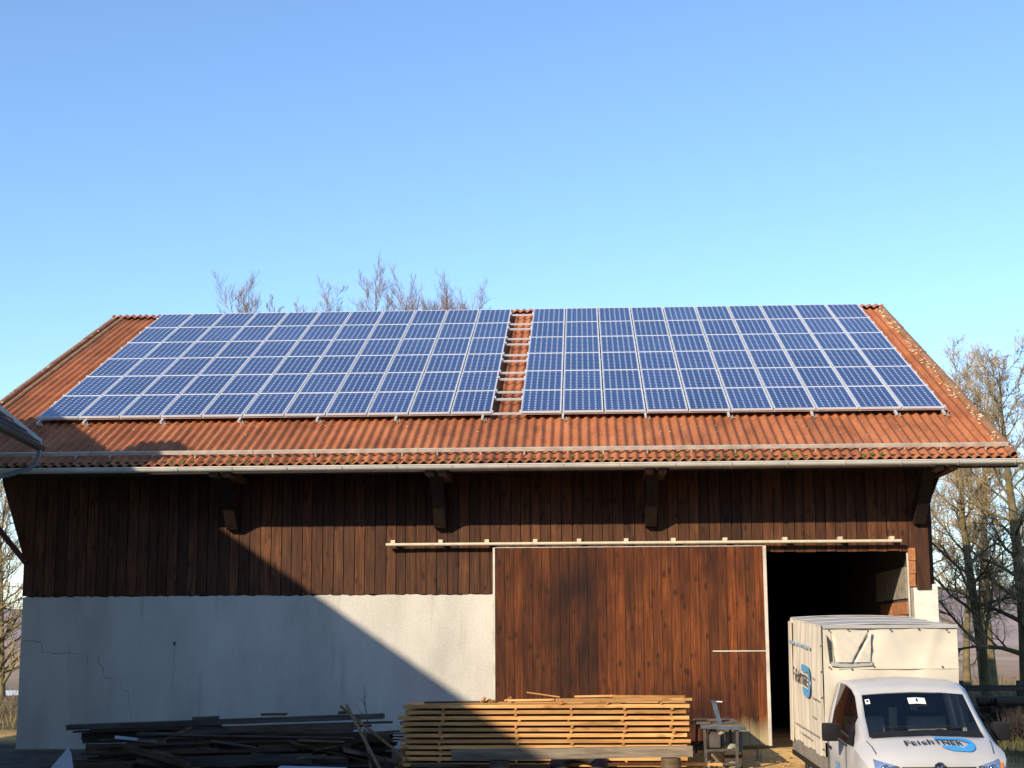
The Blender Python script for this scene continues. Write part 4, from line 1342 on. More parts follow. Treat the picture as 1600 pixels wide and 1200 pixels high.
# ------------------------------------------------------------------ saw bench
sb = thing('saw_bench', 'old metal saw bench with blue blade arm beside the lumber stack', 'saw bench', (2.2, 26.55, 0), (0, 0, radians(2)))
def sp(mb, name, mat, **k):
    return mb.build(name, mat, sb, **k)
sp(MB().prism([(-0.30, -0.26), (0.42, -0.3), (0.50, 1.85), (-0.22, 1.85)], 'z', 0.545, 0.57), 'table_top', M_BEAMG)
sp(MB().plank((-0.31, -0.275, 0.545), (0.44, -0.315, 0.51), 0.03, 0.055), 'table_edge', M_STEELB)
sp(MB().box((-0.42, -0.05, 0.575), (-0.12, 0.16, 0.61)), 'wood_rest', M_OLDB)
sp(MB().plank((0.0, -0.02, 0.6), (0.22, 0.18, 0.63), 0.05, 0.03), 'rip_fence', M_OLDB)
for (x0_, y0_, x1_, y1_) in ((-0.25, -0.24, -0.23, -0.27), (0.3, -0.26, 0.27, -0.27), (-0.16, 1.7, -0.2, 1.76), (0.42, 1.7, 0.46, 1.76)):
    sp(MB().plank((x0_, y0_, 0.54), (x1_, y1_, -0.2), 0.045, 0.045, (0, 1, 0)), 'leg', M_STEELG)
sp(MB().plank((-0.25, -0.26, 0.16), (0.29, -0.27, 0.165), 0.03, 0.04), 'cross_bar', M_STEELG)
sp(MB().plank((-0.25, -0.27, -0.06), (0.29, -0.28, -0.06), 0.03, 0.03), 'cross_bar', M_STEELG)
sp(MB().plank((-0.18, 1.72, 0.1), (0.44, 1.72, 0.1), 0.03, 0.04), 'cross_bar', M_STEELG)
sp(MB().plank((0.27, -0.25, 0.5), (0.42, 1.72, 0.5), 0.04, 0.06), 'side_rail', M_STEELG)
sp(MB().plank((-0.22, -0.22, 0.5), (-0.16, 1.72, 0.5), 0.04, 0.06), 'side_rail', M_STEELG)
sp(MB().plank((0.36, -0.16, 0.44), (0.36, -0.16, 0.13), 0.06, 0.05, (0, 1, 0)), 'switch_post', M_STEELB)
arm = sp(MB().plank((0.04, -0.02, 0.57), (-0.05, -0.02, 0.93), 0.035, 0.075, (1, 0, 0)), 'blade_arm', M_STEELB)
mb = MB(); mb.box((-0.1, -0.045, 0.925), (-0.02, 0.005, 0.965)); mb.build('arm_head', M_STEELB, arm)
mb = MB(); mb.cyl((-0.02, -0.02, 0.945), (0.09, -0.02, 0.94), 0.012, 10); mb.build('arm_handle', M_WHITE, arm)
mb = MB(); mb.box((-0.17, -0.22, 0.2), (0.02, 0.05, 0.42)); mb.prism([(-0.15, 0.42), (0.0, 0.42), (-0.05, 0.5), (-0.12, 0.5)], 'y', -0.2, 0.03); sp(mb, 'motor_housing', M_STEELG, bevel=0.012)
mb = MB(); mb.cyl((0.01, -0.18, 0.42), (0.06, -0.24, 0.46), 0.03, 10); sp(mb, 'crank', M_STONE)
mb = MB(); mb.cyl((0.085, -0.28, 0.53), (0.085, -0.28, 0.31), 0.006, 6); mb.box((0.06, -0.29, 0.3), (0.11, -0.27, 0.31)); sp(mb, 'hanging_hook', M_CHROME)
for (x, y, r, sq, lab) in ((2.42, 26.62, 0.14, (1.2, 0.9, 0.75), 'rounded pale stone under the saw bench, behind the cross bar'), (2.10, 26.5, 0.09, (1.2, 1, 0.7), 'small brown stone under the left of the saw bench'), (2.44, 26.4, 0.1, (1.3, 1, 0.6), 'flat stone under the right of the saw bench')):
    mb = MB(); mb.ball((0, 0, 0), r, 12, 8, sq)
    mb.v = [(a + rnd.uniform(-.008, .008), b_ + rnd.uniform(-.008, .008), c + rnd.uniform(-.008, .008)) for a, b_, c in mb.v]
    o = mb.build('stone', M_STONE, smooth=True, angle=60); o.location = (x, y, ground_z(x, y) + (0.3 if r > 0.12 else 0.08)); tag(o, lab, 'stone')
lone('wood_block', 'wooden block holding the rounded stone under the saw bench', (2.3, 26.62, 0.0), (2.6, 26.62, 0.0), 0.25, 0.28, M_OLDB, 'block')
lone('prop_stick', 'slanting brown stick under the saw bench', (2.08, 26.3, 0.1), (2.33, 26.15, -0.2), 0.06, 0.04, M_OLDB, 'stick')
for x in (2.97, 3.04):
    mb = MB(); mb.tube([(0, 0, 0), (0, 0, 0.06), (0, 0, 0.1), (0.005, 0, 0.17)], [0.03, 0.026, 0.018, 0.024], 8)
    o = mb.build('wooden_peg', M_STONE, smooth=True); o.location = (x, 27.6, ground_z(x, 27.6)); tag(o, 'pale stubby peg standing on the ground by the foot of the barn door', 'peg', 'pegs by the door foot')

# ------------------------------------------------------------------ dark scrap wood pile in front of the plaster wall
GP = 'weathered boards in the dark scrap pile'
P_ = lambda *a, **k: lone('scrap_board', *a, **k)
P_('long top beam along the crest of the dark scrap pile', (-9.05, 27.0, 0.52), (-3.5, 26.95, 0.70), 0.22, 0.09, M_OLD, 'board', GP)
P_('thin board directly beneath the crest beam of the scrap pile', (-8.9, 26.9, 0.45), (-3.35, 26.9, 0.60), 0.2, 0.03, M_OLD, 'board', GP)
P_('broad pale brown plank on the right half of the scrap pile', (-6.2, 26.75, 0.47), (-4.0, 26.75, 0.50), 0.05, 0.16, M_OLDB, 'board', GP)
P_('broad brown plank in the middle of the scrap pile below the pale one', (-5.6, 26.6, 0.27), (-4.2, 26.62, 0.25), 0.06, 0.2, M_OLDB, 'board', GP)
P_('white narrow strip sticking out of the left side of the scrap pile', (-8.09, 26.6, 0.375), (-7.2, 26.6, 0.285), 0.04, 0.05, M_SHEET, 'strip')
P_('thin brown slat slanting up the left side of the scrap pile', (-7.4, 26.5, 0.24), (-6.75, 26.55, 0.55), 0.03, 0.045, M_OLDB, 'slat')
P_('dark short block on top of the crest beam, left of centre', (-6.85, 27.0, 0.665), (-6.4, 27.0, 0.68), 0.12, 0.05, M_OLD, 'block')
P_('reddish short board on top of the crest beam near the centre', (-5.65, 27.0, 0.73), (-5.2, 27.0, 0.735), 0.12, 0.04, M_OLDB, 'block')
P_('small dark block on the crest beam towards its right end', (-4.3, 27.0, 0.755), (-4.16, 27.0, 0.76), 0.1, 0.05, M_OLD, 'block')
P_('long reddish brown lath across the middle of the scrap pile', (-8.6, 26.45, 0.10), (-4.9, 26.4, 0.17), 0.1, 0.04, M_OLDB, 'board', GP)
P_('flat grey panel low at the front of the scrap pile centre', (-7.2, 26.2, -0.02), (-4.6, 26.2, 0.04), 0.06, 0.18, M_OLD, 'panel', GP)
P_('pale flat sheet at the foot of scrap pile, right of centre', (-5.1, 25.95, -0.09), (-4.0, 25.95, -0.12), 0.3, 0.05, M_SHEET, 'sheet')
mb = MB(); mb.prism([(-0.40, -0.30), (0.0, 0.24), (0.06, 0.16), (0.18, -0.30)], 'y', -0.02, 0.02)
o = mb.build('leaning_sheet', M_SHEET); o.location = (-8.72, 26.0, 0.0); o.rotation_euler = (radians(-14), 0, 0); tag(o, 'pale blue angular sheet leaning at the left end of the scrap pile', 'sheet')
rg = random.Random(77)
for i in range(100):
    L = rg.uniform(1.6, 4.6)
    z = rg.uniform(-0.2, 0.46)
    y = rg.uniform(26.45, 27.7)
    xc = rg.uniform(-8.9 + L / 2, -3.3 - L / 2) if L < 5.4 else -6.1
    sl_ = rg.uniform(-0.09, 0.12)
    flat = rg.random() < 0.65
    P_('weathered dark board heaped in the body of the scrap pile', (xc - L / 2, y, z), (xc + L / 2, y + rg.uniform(-.15, .15), z + sl_), rg.uniform(0.12, 0.24) if flat else 0.035, 0.03 if flat else rg.uniform(0.09, 0.17), rg.choice((M_OLD, M_OLD, M_OLDB)), 'board', 'boards filling the scrap pile')
for i in range(5):
    z = 0.38 - i * 0.055
    P_('%s splintered board end from the top, sticking out right of scrap pile' % ORD[i], (-5.2, 27.1 + i * 0.07, z), (-3.12 - i * 0.06, 27.05 + i * 0.07, z + 0.02), 0.12, 0.022, M_OLD, 'board', 'board ends at the right of the pile')
for i in range(34):
    L = rg.uniform(0.5, 1.6)
    xc, y, z = rg.uniform(-8.6, -3.6), rg.uniform(26.2, 26.7), rg.uniform(-0.25, 0.34)
    a = rg.uniform(-0.3, 0.3)
    P_('short broken board end jutting from the front of the scrap pile', (xc - L / 2, y, z - a * L / 2), (xc + L / 2, y + rg.uniform(-.3, .3), z + a * L / 2), rg.uniform(0.05, 0.14), rg.uniform(0.03, 0.11), rg.choice((M_OLD, M_OLDB, M_OLDB)), 'board', 'broken ends in the scrap pile')
lone('wooden_pole', 'thicker of two crossing poles leaning on the right end of the scrap pile', (-4.1, 26.62, 0.9), (-3.38, 25.95, -0.2), 0.075, 0.05, M_POLE, 'pole', None, (1, 0, 0.3))
lone('wooden_pole', 'thin dark pole crossing the thicker one at the scrap pile', (-4.22, 26.7, 0.88), (-3.0, 26.3, 0.0), 0.045, 0.035, M_POLE, 'pole', None, (0, 1, 0))
lone('wooden_pole', 'short steep pole behind the two crossing poles', (-3.78, 26.55, 0.5), (-3.6, 26.2, -0.2), 0.06, 0.04, M_POLE, 'pole', None, (1, 0, 0))
sap = thing('sapling', 'leafless thin sapling standing before the plaster wall behind the scrap pile', 'sapling', (-4.0, 28.4, 0))
mb = MB()
mb.tube([(0.03, 0, -0.05), (0.02, 0, 0.5), (-0.03, 0, 0.8), (-0.06, 0, 1.0), (-0.05, 0, 1.2)], [0.012, 0.011, 0.009, 0.007, 0.004], 5)
mb.tube([(-0.03, 0, 0.8), (-0.09, 0, 0.92), (-0.2, 0, 0.99)], [0.006, 0.005, 0.003], 4)
mb.tube([(0.0, 0, 0.6), (-0.13, 0, 0.72), (-0.22, 0, 0.85)], [0.006, 0.005, 0.003], 4)
mb.tube([(-0.05, 0, 0.95), (0.0, 0, 1.05), (-0.01, 0, 1.12)], [0.005, 0.004, 0.002], 4)
mb.build('stem', M_BARKD, sap)

# ------------------------------------------------------------------ the van
VAN = Vector((4.30, 22.40, -0.455))
van = thing('box_van', 'white pickup van with cream tarpaulin box parked before the open barn door', 'van', VAN, (radians(3.6), 0, radians(3.2)))
# local frame: y = 0 is the front of the box, cab towards -y
ST = [  # y, half width low, half width belt, z belt, half width roof, z roof edge, z roof middle
    (-0.04, 0.93, 0.945, 1.16, 0.775, 1.83, 1.91),
    (-0.30, 0.94, 0.95, 1.16, 0.78, 1.86, 1.94),
    (-0.62, 0.945, 0.952, 1.16, 0.78, 1.86, 1.94),
    (-0.90, 0.945, 0.952, 1.16, 0.77, 1.82, 1.90),
    (-1.06, 0.945, 0.952, 1.16, 0.765, 1.74, 1.81),
    (-1.36, 0.945, 0.952, 1.16, 0.80, 1.50, 1.575),
    (-1.70, 0.945, 0.948, 1.15, 0.825, 1.26, 1.325),
    (-1.78, 0.943, 0.946, 1.14, 0.845, 1.215, 1.28),
    (-1.94, 0.937, 0.940, 1.11, 0.845, 1.155, 1.235),
    (-2.07, 0.918, 0.918, 1.05, 0.82, 1.085, 1.168),
    (-2.15, 0.888, 0.884, 1.00, 0.77, 1.025, 1.10),
    (-2.21, 0.845, 0.835, 0.92, 0.71, 0.95, 1.01),
]
def ring(s_):
    y, wl_, wb, zb, wr, ze, zt_ = s_
    half = [(wl_ * 0.97, 0.40), (wl_, 0.62), (wl_ * 1.003, 0.85), (wb, zb), ((wb + wr) / 2 + 0.012, (zb + ze) / 2), (wr, ze), (wr - 0.085, ze + (zt_ - ze) * 0.42), (wr * 0.5, zt_ - (zt_ - ze) * 0.22), (0.0, zt_)]
    pts = [(x, y - 0.06 * (1 - (x / wl_) ** 2) * (1 if y < -1.0 else 0) + 0.0, z) for x, z in half]
    left = [(-x, yy, z) for x, yy, z in pts[:-1]]
    return left + [pts[-1]] + pts[:-1][::-1]
rings = [ring(s_) for s_ in ST]
nr = len(rings[0])
cab = MB()
for r_ in rings:
    cab.v += r_
glassf = {'w': [], 'l': [], 'r': []}
for i in range(len(rings) - 1):
    for k in range(nr - 1):
        a = i * nr + k
        f = (a, a + 1, a + nr + 1, a + nr)
        y0_, y1_ = ST[i][0], ST[i + 1][0]
        if -1.71 < y1_ and y0_ < -1.05 and 6 <= k <= nr - 8:
            glassf['w'].append(f)
        elif k in (3, 4) and 1 <= i <= 4:
            glassf['l'].append(f)
        elif k in (nr - 5, nr - 6) and 1 <= i <= 4:
            glassf['r'].append(f)
        else:
            cab.f.append(f)
m = len(rings) - 1
cab.f.append(tuple(m * nr + k for k in range(nr)))
body_v = list(cab.v)
body_f = list(cab.f)
# back panel with a window opening
b0 = rings[0]
cab.add([(-0.93, -0.041, 0.42), (0.93, -0.041, 0.42), (0.93, -0.041, 1.2), (-0.93, -0.041, 1.2)], [(0, 1, 2, 3)])
cab_o = cab.build('cab_body', M_PAINT, van, smooth=True, angle=40, fix=False)
sol = cab_o.modifiers.new('thickness', 'SOLIDIFY'); sol.thickness = 0.02; sol.offset = -1 if False else 1
def gl(key, name, mat, off):
    mb = MB()
    used = sorted({i for f in glassf[key] for i in f})
    ix = {g: k for k, g in enumerate(used)}
    mb.v = [body_v[g] for g in used]
    mb.f = [tuple(ix[g] for g in f) for f in glassf[key]]
    for f in mb.f[:1]:
        a, b_, c = (Vector(mb.v[i]) for i in f[:3])
        nn = (b_ - a).cross(c - a)
        want = {'w': Vector((0, -1, 1)), 'l': Vector((-1, 0, 0)), 'r': Vector((1, 0, 0))}[key]
        if nn.dot(want) < 0:
            mb.f = [q[::-1] for q in mb.f]
    return mb.build(name, mat, van, smooth=True, angle=60, fix=False)
ws = gl('w', 'windscreen', M_GLASS, 0)
gl('l', 'side_window', M_GLASS, 0)
gl('r', 'side_window', M_GLASS, 0)
# black windscreen border and door pillar
def surf(x, y):
    for i in range(len(ST) - 1):
        if ST[i][0] >= y >= ST[i + 1][0]:
            break
bv = BVHTree.FromPolygons([Vector(p) for p in body_v], [list(f) for f in body_f + glassf['w'] + glassf['l'] + glassf['r']])
def top(x, y):
    h = bv.ray_cast(Vector((x, y, 4)), Vector((0, 0, -1)))
    return h[0].z if h[0] else 1.0
def front(x, z):
    h = bv.ray_cast(Vector((x, -6, z)), Vector((0, 1, 0)))
    return h[0].y if h[0] else -2.4
def strip(pts, w, mat, name, lift=0.008, parent=van):
    mb = MB()
    for i in range(len(pts)):
        x, y = pts[i]
        a = pts[max(0, i - 1)]; b_ = pts[min(len(pts) - 1, i + 1)]
        d = Vector((b_[0] - a[0], b_[1] - a[1])).normalized()
        nx_, ny_ = -d.y * w / 2, d.x * w / 2
        mb.v += [(x + nx_, y + ny_, top(x + nx_, y + ny_) + lift), (x - nx_, y - ny_, top(x - nx_, y - ny_) + lift)]
    for i in range(len(pts) - 1):
        mb.f.append((2 * i, 2 * i + 1, 2 * i + 3, 2 * i + 2))
    return mb.build(name, mat, parent)
strip([(-0.73 + 1.46 * i / 24, -1.70 - 0.06 * (1 - (( -0.73 + 1.46 * i / 24) / 0.945) ** 2)) for i in range(25)], 0.09, M_BLACKP, 'screen_trim', 0.024)
strip([(-0.6 + 0.55 * i / 10, -1.64 - 0.04 * i / 10) for i in range(11)], 0.018, M_BLACKP, 'wiper', 0.035)
strip([(0.0 + 0.6 * i / 10, -1.68 + 0.04 * i / 10) for i in range(11)], 0.018, M_BLACKP, 'wiper', 0.035)

for sg in (-1, 1):
    strip([(sg * (0.80 - 0.05 * i / 12), -1.79 - 0.31 * i / 12) for i in range(13)], 0.010, M_DASH, 'bonnet_gap', 0.0225)
# bonnet lettering: text meshes draped onto the bonnet
def text_mesh(body, size, shear=0.0, extr=0.0, bold=0.0, res=3):
    cu = bpy.data.curves.new('lettering', 'FONT')
    cu.body = body; cu.size = size; cu.shear = shear; cu.resolution_u = res
    cu.offset = bold
    o = bpy.data.objects.new('lettering', cu)
    COL.objects.link(o)
    dg = bpy.context.evaluated_depsgraph_get(); dg.update()
    me = bpy.data.meshes.new_from_object(o.evaluated_get(dg))
    bpy.data.objects.remove(o)
    return me
def words_mesh(parts):
    """parts: (text, size, x advance start) laid side by side; returns one list of verts and faces"""
    mb = MB(); x = 0.0
    for body, size, gap in parts:
        me = text_mesh(body, size, 0.0, 0, size * 0.032)
        vs = [v.co for v in me.vertices]
        x0_ = min(v.x for v in vs); x1_ = max(v.x for v in vs)
        mb.add([(v.x - x0_ + x, v.y, 0) for v in vs], [tuple(p.vertices) for p in me.polygons])
        x += x1_ - x0_ + gap
        bpy.data.meshes.remove(me)
    return mb, x
NAME = [('F', 0.135, .012), ('E', 0.105, .016), ('i', 0.125, .016), ('c', 0.125, .014), ('h', 0.135, .014), ('T', 0.105, .012), ('N', 0.105, .014), ('E', 0.105, .014), ('R', 0.105, 0)]
txt, tw_ = words_mesh(NAME)
def arrow_shape(L, H):
    """rounded blue flag with an arrow-shaped hole: two bands that meet in a curve at the right"""
    poly_out = []
    r = H * 0.42
    top_ = [(0.02 * L, H), (L - r, H)] + [(L - r + r * sin(a), H - r + r * cos(a)) for a in [pi / 2 * k / 6 for k in range(1, 7)]]
    bot_ = [(L - r + r * cos(a), r - r * sin(a)) for a in [pi / 2 * k / 6 for k in range(0, 7)]] + [(0.35 * L, 0.0), (0.2 * L, 0.07 * H), (0.1 * L, 0.20 * H), (0.09 * L, 0.28 * H)]
    inner = [(0.60 * L, 0.28 * H), (0.64 * L, 0.16 * H), (0.89 * L, 0.53 * H), (0.56 * L, 0.90 * H), (0.60 * L, 0.77 * H), (0.0, 0.77 * H), (0.0, 0.88 * H)]
    return top_ + bot_ + inner
def fill_poly(pts, cuts=0):
    bm = bmesh.new()
    vs = [bm.verts.new((p[0], p[1], 0)) for p in pts]
    f = bm.faces.new(vs)
    bmesh.ops.triangulate(bm, faces=[f])
    if cuts:
        bmesh.ops.subdivide_edges(bm, edges=bm.edges[:], cuts=cuts, use_grid_fill=True)
    me = bpy.data.meshes.new('print'); bm.to_mesh(me); bm.free()
    mb = MB(); mb.add([v.co for v in me.vertices], [tuple(p.vertices) for p in me.polygons])
    return mb
def drape(mb, fx, lift, name, mat, parent):
    out = MB(); out.f = mb.f
    for p in mb.v:
        x, y = fx(p[0], p[1])
        out.v.append((x, y, top(x, y) + lift))
    return out.build(name, mat, parent, fix=False)
BX, BY = -0.355, -2.035
sc_ = 0.74 / tw_
drape(txt, lambda u, v: (BX + u * sc_, BY + 0.0 + v * sc_ * 0.92), 0.031, 'bonnet_lettering', M_BLACKPR, van)
arr = fill_poly(arrow_shape(0.49, 0.30), 3)
drape(arr, lambda u, v: (BX + 0.405 + u, BY - 0.105 + v), 0.026, 'bonnet_arrow', M_BLUE, van)

# nose: grille, emblem, lamps, bumper
def nose(x0_, x1_, z0_, z1_, n_, lift, name, mat, parent=van, zf=None):
    mb = MB()
    rows = 5
    for j in range(rows + 1):
        for i in range(n_ + 1):
            x = x0_ + (x1_ - x0_) * i / n_
            z = z0_ + (z1_ - z0_) * j / rows
            if zf: z = zf(x, j / rows)
            mb.v.append((x, front(x, z) - lift, z))
    for j in range(rows):
        for i in range(n_):
            a = j * (n_ + 1) + i
            mb.f.append((a, a + 1, a + n_ + 2, a + n_ + 1))
    return mb.build(name, mat, parent, smooth=True, angle=60, fix=False)
nose(-0.47, 0.47, 0.84, 0.985, 16, 0.026, 'grille', M_BLACKP)
for zz in (0.88, 0.93, 0.975):
    nose(-0.46, 0.46, zz - 0.008, zz + 0.004, 16, 0.034, 'grille_bar', M_STEELG)
nose(-0.8, 0.8, 0.46, 0.78, 20, 0.05, 'bumper', M_PAINT)
for sg in (-1, 1):
    def zf(x, f):
        a = (abs(x) - 0.5) / 0.34
        lo, hi = 0.86 - 0.0 * a, 0.99 + 0.09 * a
        return lo + (hi - lo) * f
    xa, xb = (0.50, 0.80) if sg > 0 else (-0.80, -0.50)
    hl = nose(xa, xb, 0, 0, 10, 0.024, 'headlight', M_LAMP, van, zf)
    mb = MB()
    for (x, z, r) in ((0.57, 0.93, 0.045), (0.68, 0.96, 0.05)):
        y = front(sg * x, z)
        mb.torus((sg * x, y - 0.03, z), (0, 1, 0.3), r, 0.008, 20, 6)
        mb.ball((sg * x, y - 0.026, z), r * 0.75, 12, 6, (1, 0.35, 1))
    mb.build('lamp_bowl', M_CHROME, hl, smooth=True)
    ind = nose(*((0.80, 0.835) if sg > 0 else (-0.61, -0.53)), *((0.93, 1.03) if sg > 0 else (0.92, 0.97)), 4, 0.03, 'indicator', M_ORANGE, hl)
em_z = 0.985
ey = front(0, em_z) - 0.045
mb = MB(); mb.torus((0, ey, em_z), (0, 1, 0.35), 0.062, 0.009, 28, 8)
emb = mb.build('emblem', M_CHROME, van, smooth=True)
mb = MB(); mb.cyl((0, ey + 0.012, em_z - 0.003), (0, ey + 0.004, em_z), 0.06, 28); mb.build('emblem_disc', M_STEELB, emb)
mb = MB()
def stroke(p, q):
    mb.plank((p[0], ey - 0.002 + 0.35 * p[1] * 1.0, em_z + p[1]), (q[0], ey - 0.002 + 0.35 * q[1], em_z + q[1]), 0.011, 0.01, (0, 1, 0))
stroke((-0.026, 0.052), (0, 0.006)); stroke((0.026, 0.052), (0, 0.006))
stroke((-0.052, 0.024), (-0.024, -0.045)); stroke((-0.024, -0.045), (0, -0.002)); stroke((0, -0.002), (0.024, -0.045)); stroke((0.024, -0.045), (0.052, 0.024))
mb.build('emblem_letters', M_CHROME, emb)

# doors: seams and handle, wheel arches and wheels
for sg in (-1, 1):
    mb = MB()
    for (y, z0_, z1_) in ((-0.22, 0.45, 1.14), (-1.30, 0.45, 1.12)):
        mb.box((sg * 0.958 - 0.002, y - 0.006, z0_), (sg * 0.958 + 0.002, y + 0.006, z1_))
    mb.box((sg * 0.958 - 0.002, -1.3, 0.445), (sg * 0.958 + 0.002, -0.22, 0.457))
    mb.build('door_seam', M_DASH, van)
    mb = MB(); mb.box((sg * 0.975 - 0.015, -0.42, 0.98), (sg * 0.975 + 0.012, -0.27, 1.01)); mb.build('door_handle', M_BLACKP, van, bevel=0.005)
    # mirror
    mx = sg * 1.13
    mb = MB(); mb.box((mx - 0.125, -1.30, 1.18), (mx + 0.115, -1.18, 1.42)); mir = mb.build('door_mirror', M_BLACKP, van, smooth=True, bevel=0.05)
    mb = MB(); mb.tube([(sg * 0.945, -1.36, 1.14), (sg * 1.05, -1.28, 1.22)], 0.022, 8); mb.tube([(sg * 0.92, -1.32, 1.24), (sg * 1.05, -1.25, 1.36)], 0.018, 8); mb.build('mirror_arm', M_BLACKP, mir)
    # quarter triangle in front of the side window
    mb = MB(); mb.add([(sg * 0.957, -1.36, 1.16), (sg * 0.957, -1.70, 1.17), (sg * 0.865, -1.40, 1.47)], [(0, 1, 2)]); mb.build('quarter_trim', M_BLACKP, van)

def wheel(x, y, R=0.335, w=0.22):
    sg = 1 if x > 0 else -1
    mb = MB()
    prof = [(R - 0.1, -w / 2), (R - 0.02, -w / 2), (R, -w / 2 + 0.03), (R, w / 2 - 0.03), (R - 0.02, w / 2), (R - 0.1, w / 2)]
    n = 36
    for i in range(n):
        a = 2 * pi * i / n
        for r_, q in prof:
            mb.v.append((x + q, y + r_ * cos(a), R + r_ * sin(a)))
    m_ = len(prof)
    for i in range(n):
        for j in range(m_):
            i2, j2 = (i + 1) % n, (j + 1) % m_
            mb.f.append((i * m_ + j, i2 * m_ + j, i2 * m_ + j2, i * m_ + j2))
    t = mb.build('wheel', M_RUBBER, van, smooth=True, angle=50)
    mb = MB(); mb.cyl((x - sg * w * 0.2, y, R), (x + sg * w * 0.38, y, R), R - 0.1, 28)
    for k in range(5):
        a = 2 * pi * k / 5
        mb.cyl((x + sg * w * 0.38, y + 0.15 * cos(a), R + 0.15 * sin(a)), (x + sg * w * 0.395, y + 0.15 * cos(a), R + 0.15 * sin(a)), 0.035, 10)
    mb.build('rim', M_BEDALU, t)
for x in (-0.83, 0.83):
    wheel(x, -1.52); wheel(x, 1.15)
mb = MB()
for x in (-0.955, 0.955):
    n = 18
    for i in range(n):
        a0, a1 = pi * i / n, pi * (i + 1) / n
        mb.plank((x, -1.52 + 0.37 * cos(a0), 0.335 + 0.37 * sin(a0)), (x, -1.52 + 0.37 * cos(a1), 0.335 + 0.37 * sin(a1)), 0.03, 0.03, (1, 0, 0))
mb.build('arch_trim', M_PAINT, van)
mb = MB()
for x in (-0.953, 0.953):
    n = 20
    pts = [(-1.52 + 0.36 * cos(pi * i / n), 0.335 + 0.36 * sin(pi * i / n)) for i in range(n + 1)]
    mb.prism(pts, 'x', x - 0.012, x + 0.006)
mb.build('arch_shadow_liner', M_BLACKP, van)

# cab interior
mb = MB()
mb.box((-0.86, -0.06, 0.45), (0.86, -0.05, 1.02)); mb.prism([(-0.86, 1.02), (-0.08, 1.02), (-0.08, 1.76), (-0.68, 1.76)], 'y', -0.06, -0.05); mb.prism([(0.06, 1.02), (0.86, 1.02), (0.68, 1.76), (0.06, 1.76)], 'y', -0.06, -0.05); mb.box((-0.08, -0.06, 1.5), (0.06, -0.05, 1.76))
mb.build('bulkhead', M_DASH, van)
mb = MB(); mb.box((-0.06, 0.0 - 0.049, 1.02), (0.055, -0.045, 1.49)); mb.build('bulkhead_window', M_TARP, van)
for x in (-0.44, 0.42):
    mb = MB()
    mb.prism([(-0.28, 0.72), (-0.75, 0.72), (-0.78, 0.86), (-0.36, 0.84), (-0.22, 1.38), (-0.11, 1.38), (-0.12, 0.72)], 'x', x - 0.27, x + 0.27)
    st_ = mb.build('seat', M_SEAT, van, smooth=True, bevel=0.03)
    mb = MB(); mb.box((x - 0.14, -0.2, 1.44), (x + 0.14, -0.11, 1.62)); mb.cyl((x - 0.06, -0.16, 1.36), (x - 0.06, -0.16, 1.46), 0.008, 6); mb.cyl((x + 0.06, -0.16, 1.36), (x + 0.06, -0.16, 1.46), 0.008, 6)
    mb.build('headrest', M_DASH, st_, bevel=0.02)
mb = MB(); mb.prism([(-1.74, 1.18), (-1.32, 1.16), (-1.22, 1.08), (-1.24, 0.8), (-1.7, 0.8)], 'x', -0.84, 0.84); mb.build('dashboard', M_DASH, van, bevel=0.02)
mb = MB(); mb.prism([(-1.45, 1.15), (-1.2, 1.24), (-1.12, 1.1), (-1.3, 1.0)], 'x', 0.2, 0.64); mb.build('instrument_hood', M_DASH, van, bevel=0.03)
mb = MB(); mb.torus((0.42, -1.02, 1.16), (0, -0.55, 0.83), 0.195, 0.016, 28, 8); mb.plank((0.24, -1.02, 1.15), (0.6, -1.02, 1.15), 0.05, 0.02); mb.cyl((0.42, -1.02, 1.15), (0.42, -1.25, 1.02), 0.03, 10)
mb.build('steering_wheel', M_BLACKP, van, smooth=True)
mb = MB(); mb.box((-0.0, -1.0, 1.55), (0.24, -0.975, 1.62)); mb.build('rear_view_mirror', M_BLACKP, van, bevel=0.01)
def on_screen(x0_, x1_, y0_, y1_, name, mat, lift=0.004, n_=4):
    mb = MB()
    for j in range(n_ + 1):
        for i in range(n_ + 1):
            x = x0_ + (x1_ - x0_) * i / n_; y = y0_ + (y1_ - y0_) * j / n_
            mb.v.append((x, y, top(x, y) + lift))
    for j in range(n_):
        for i in range(n_):
            a = j * (n_ + 1) + i
            mb.f.append((a, a + 1, a + n_ + 2, a + n_ + 1))
    return mb.build(name, mat, van, smooth=True, angle=80)
on_screen(-0.10, 0.13, -1.30, -1.21, 'toll_label', M_WHITE)
on_screen(0.005, 0.03, -1.275, -1.225, 'label_mark', M_BLACKP, 0.007)
on_screen(-0.66, -0.60, -1.24, -1.17, 'vignette_sticker', M_WHITE)
on_screen(-0.645, -0.615, -1.215, -1.185, 'vignette_mark', M_RED, 0.007)

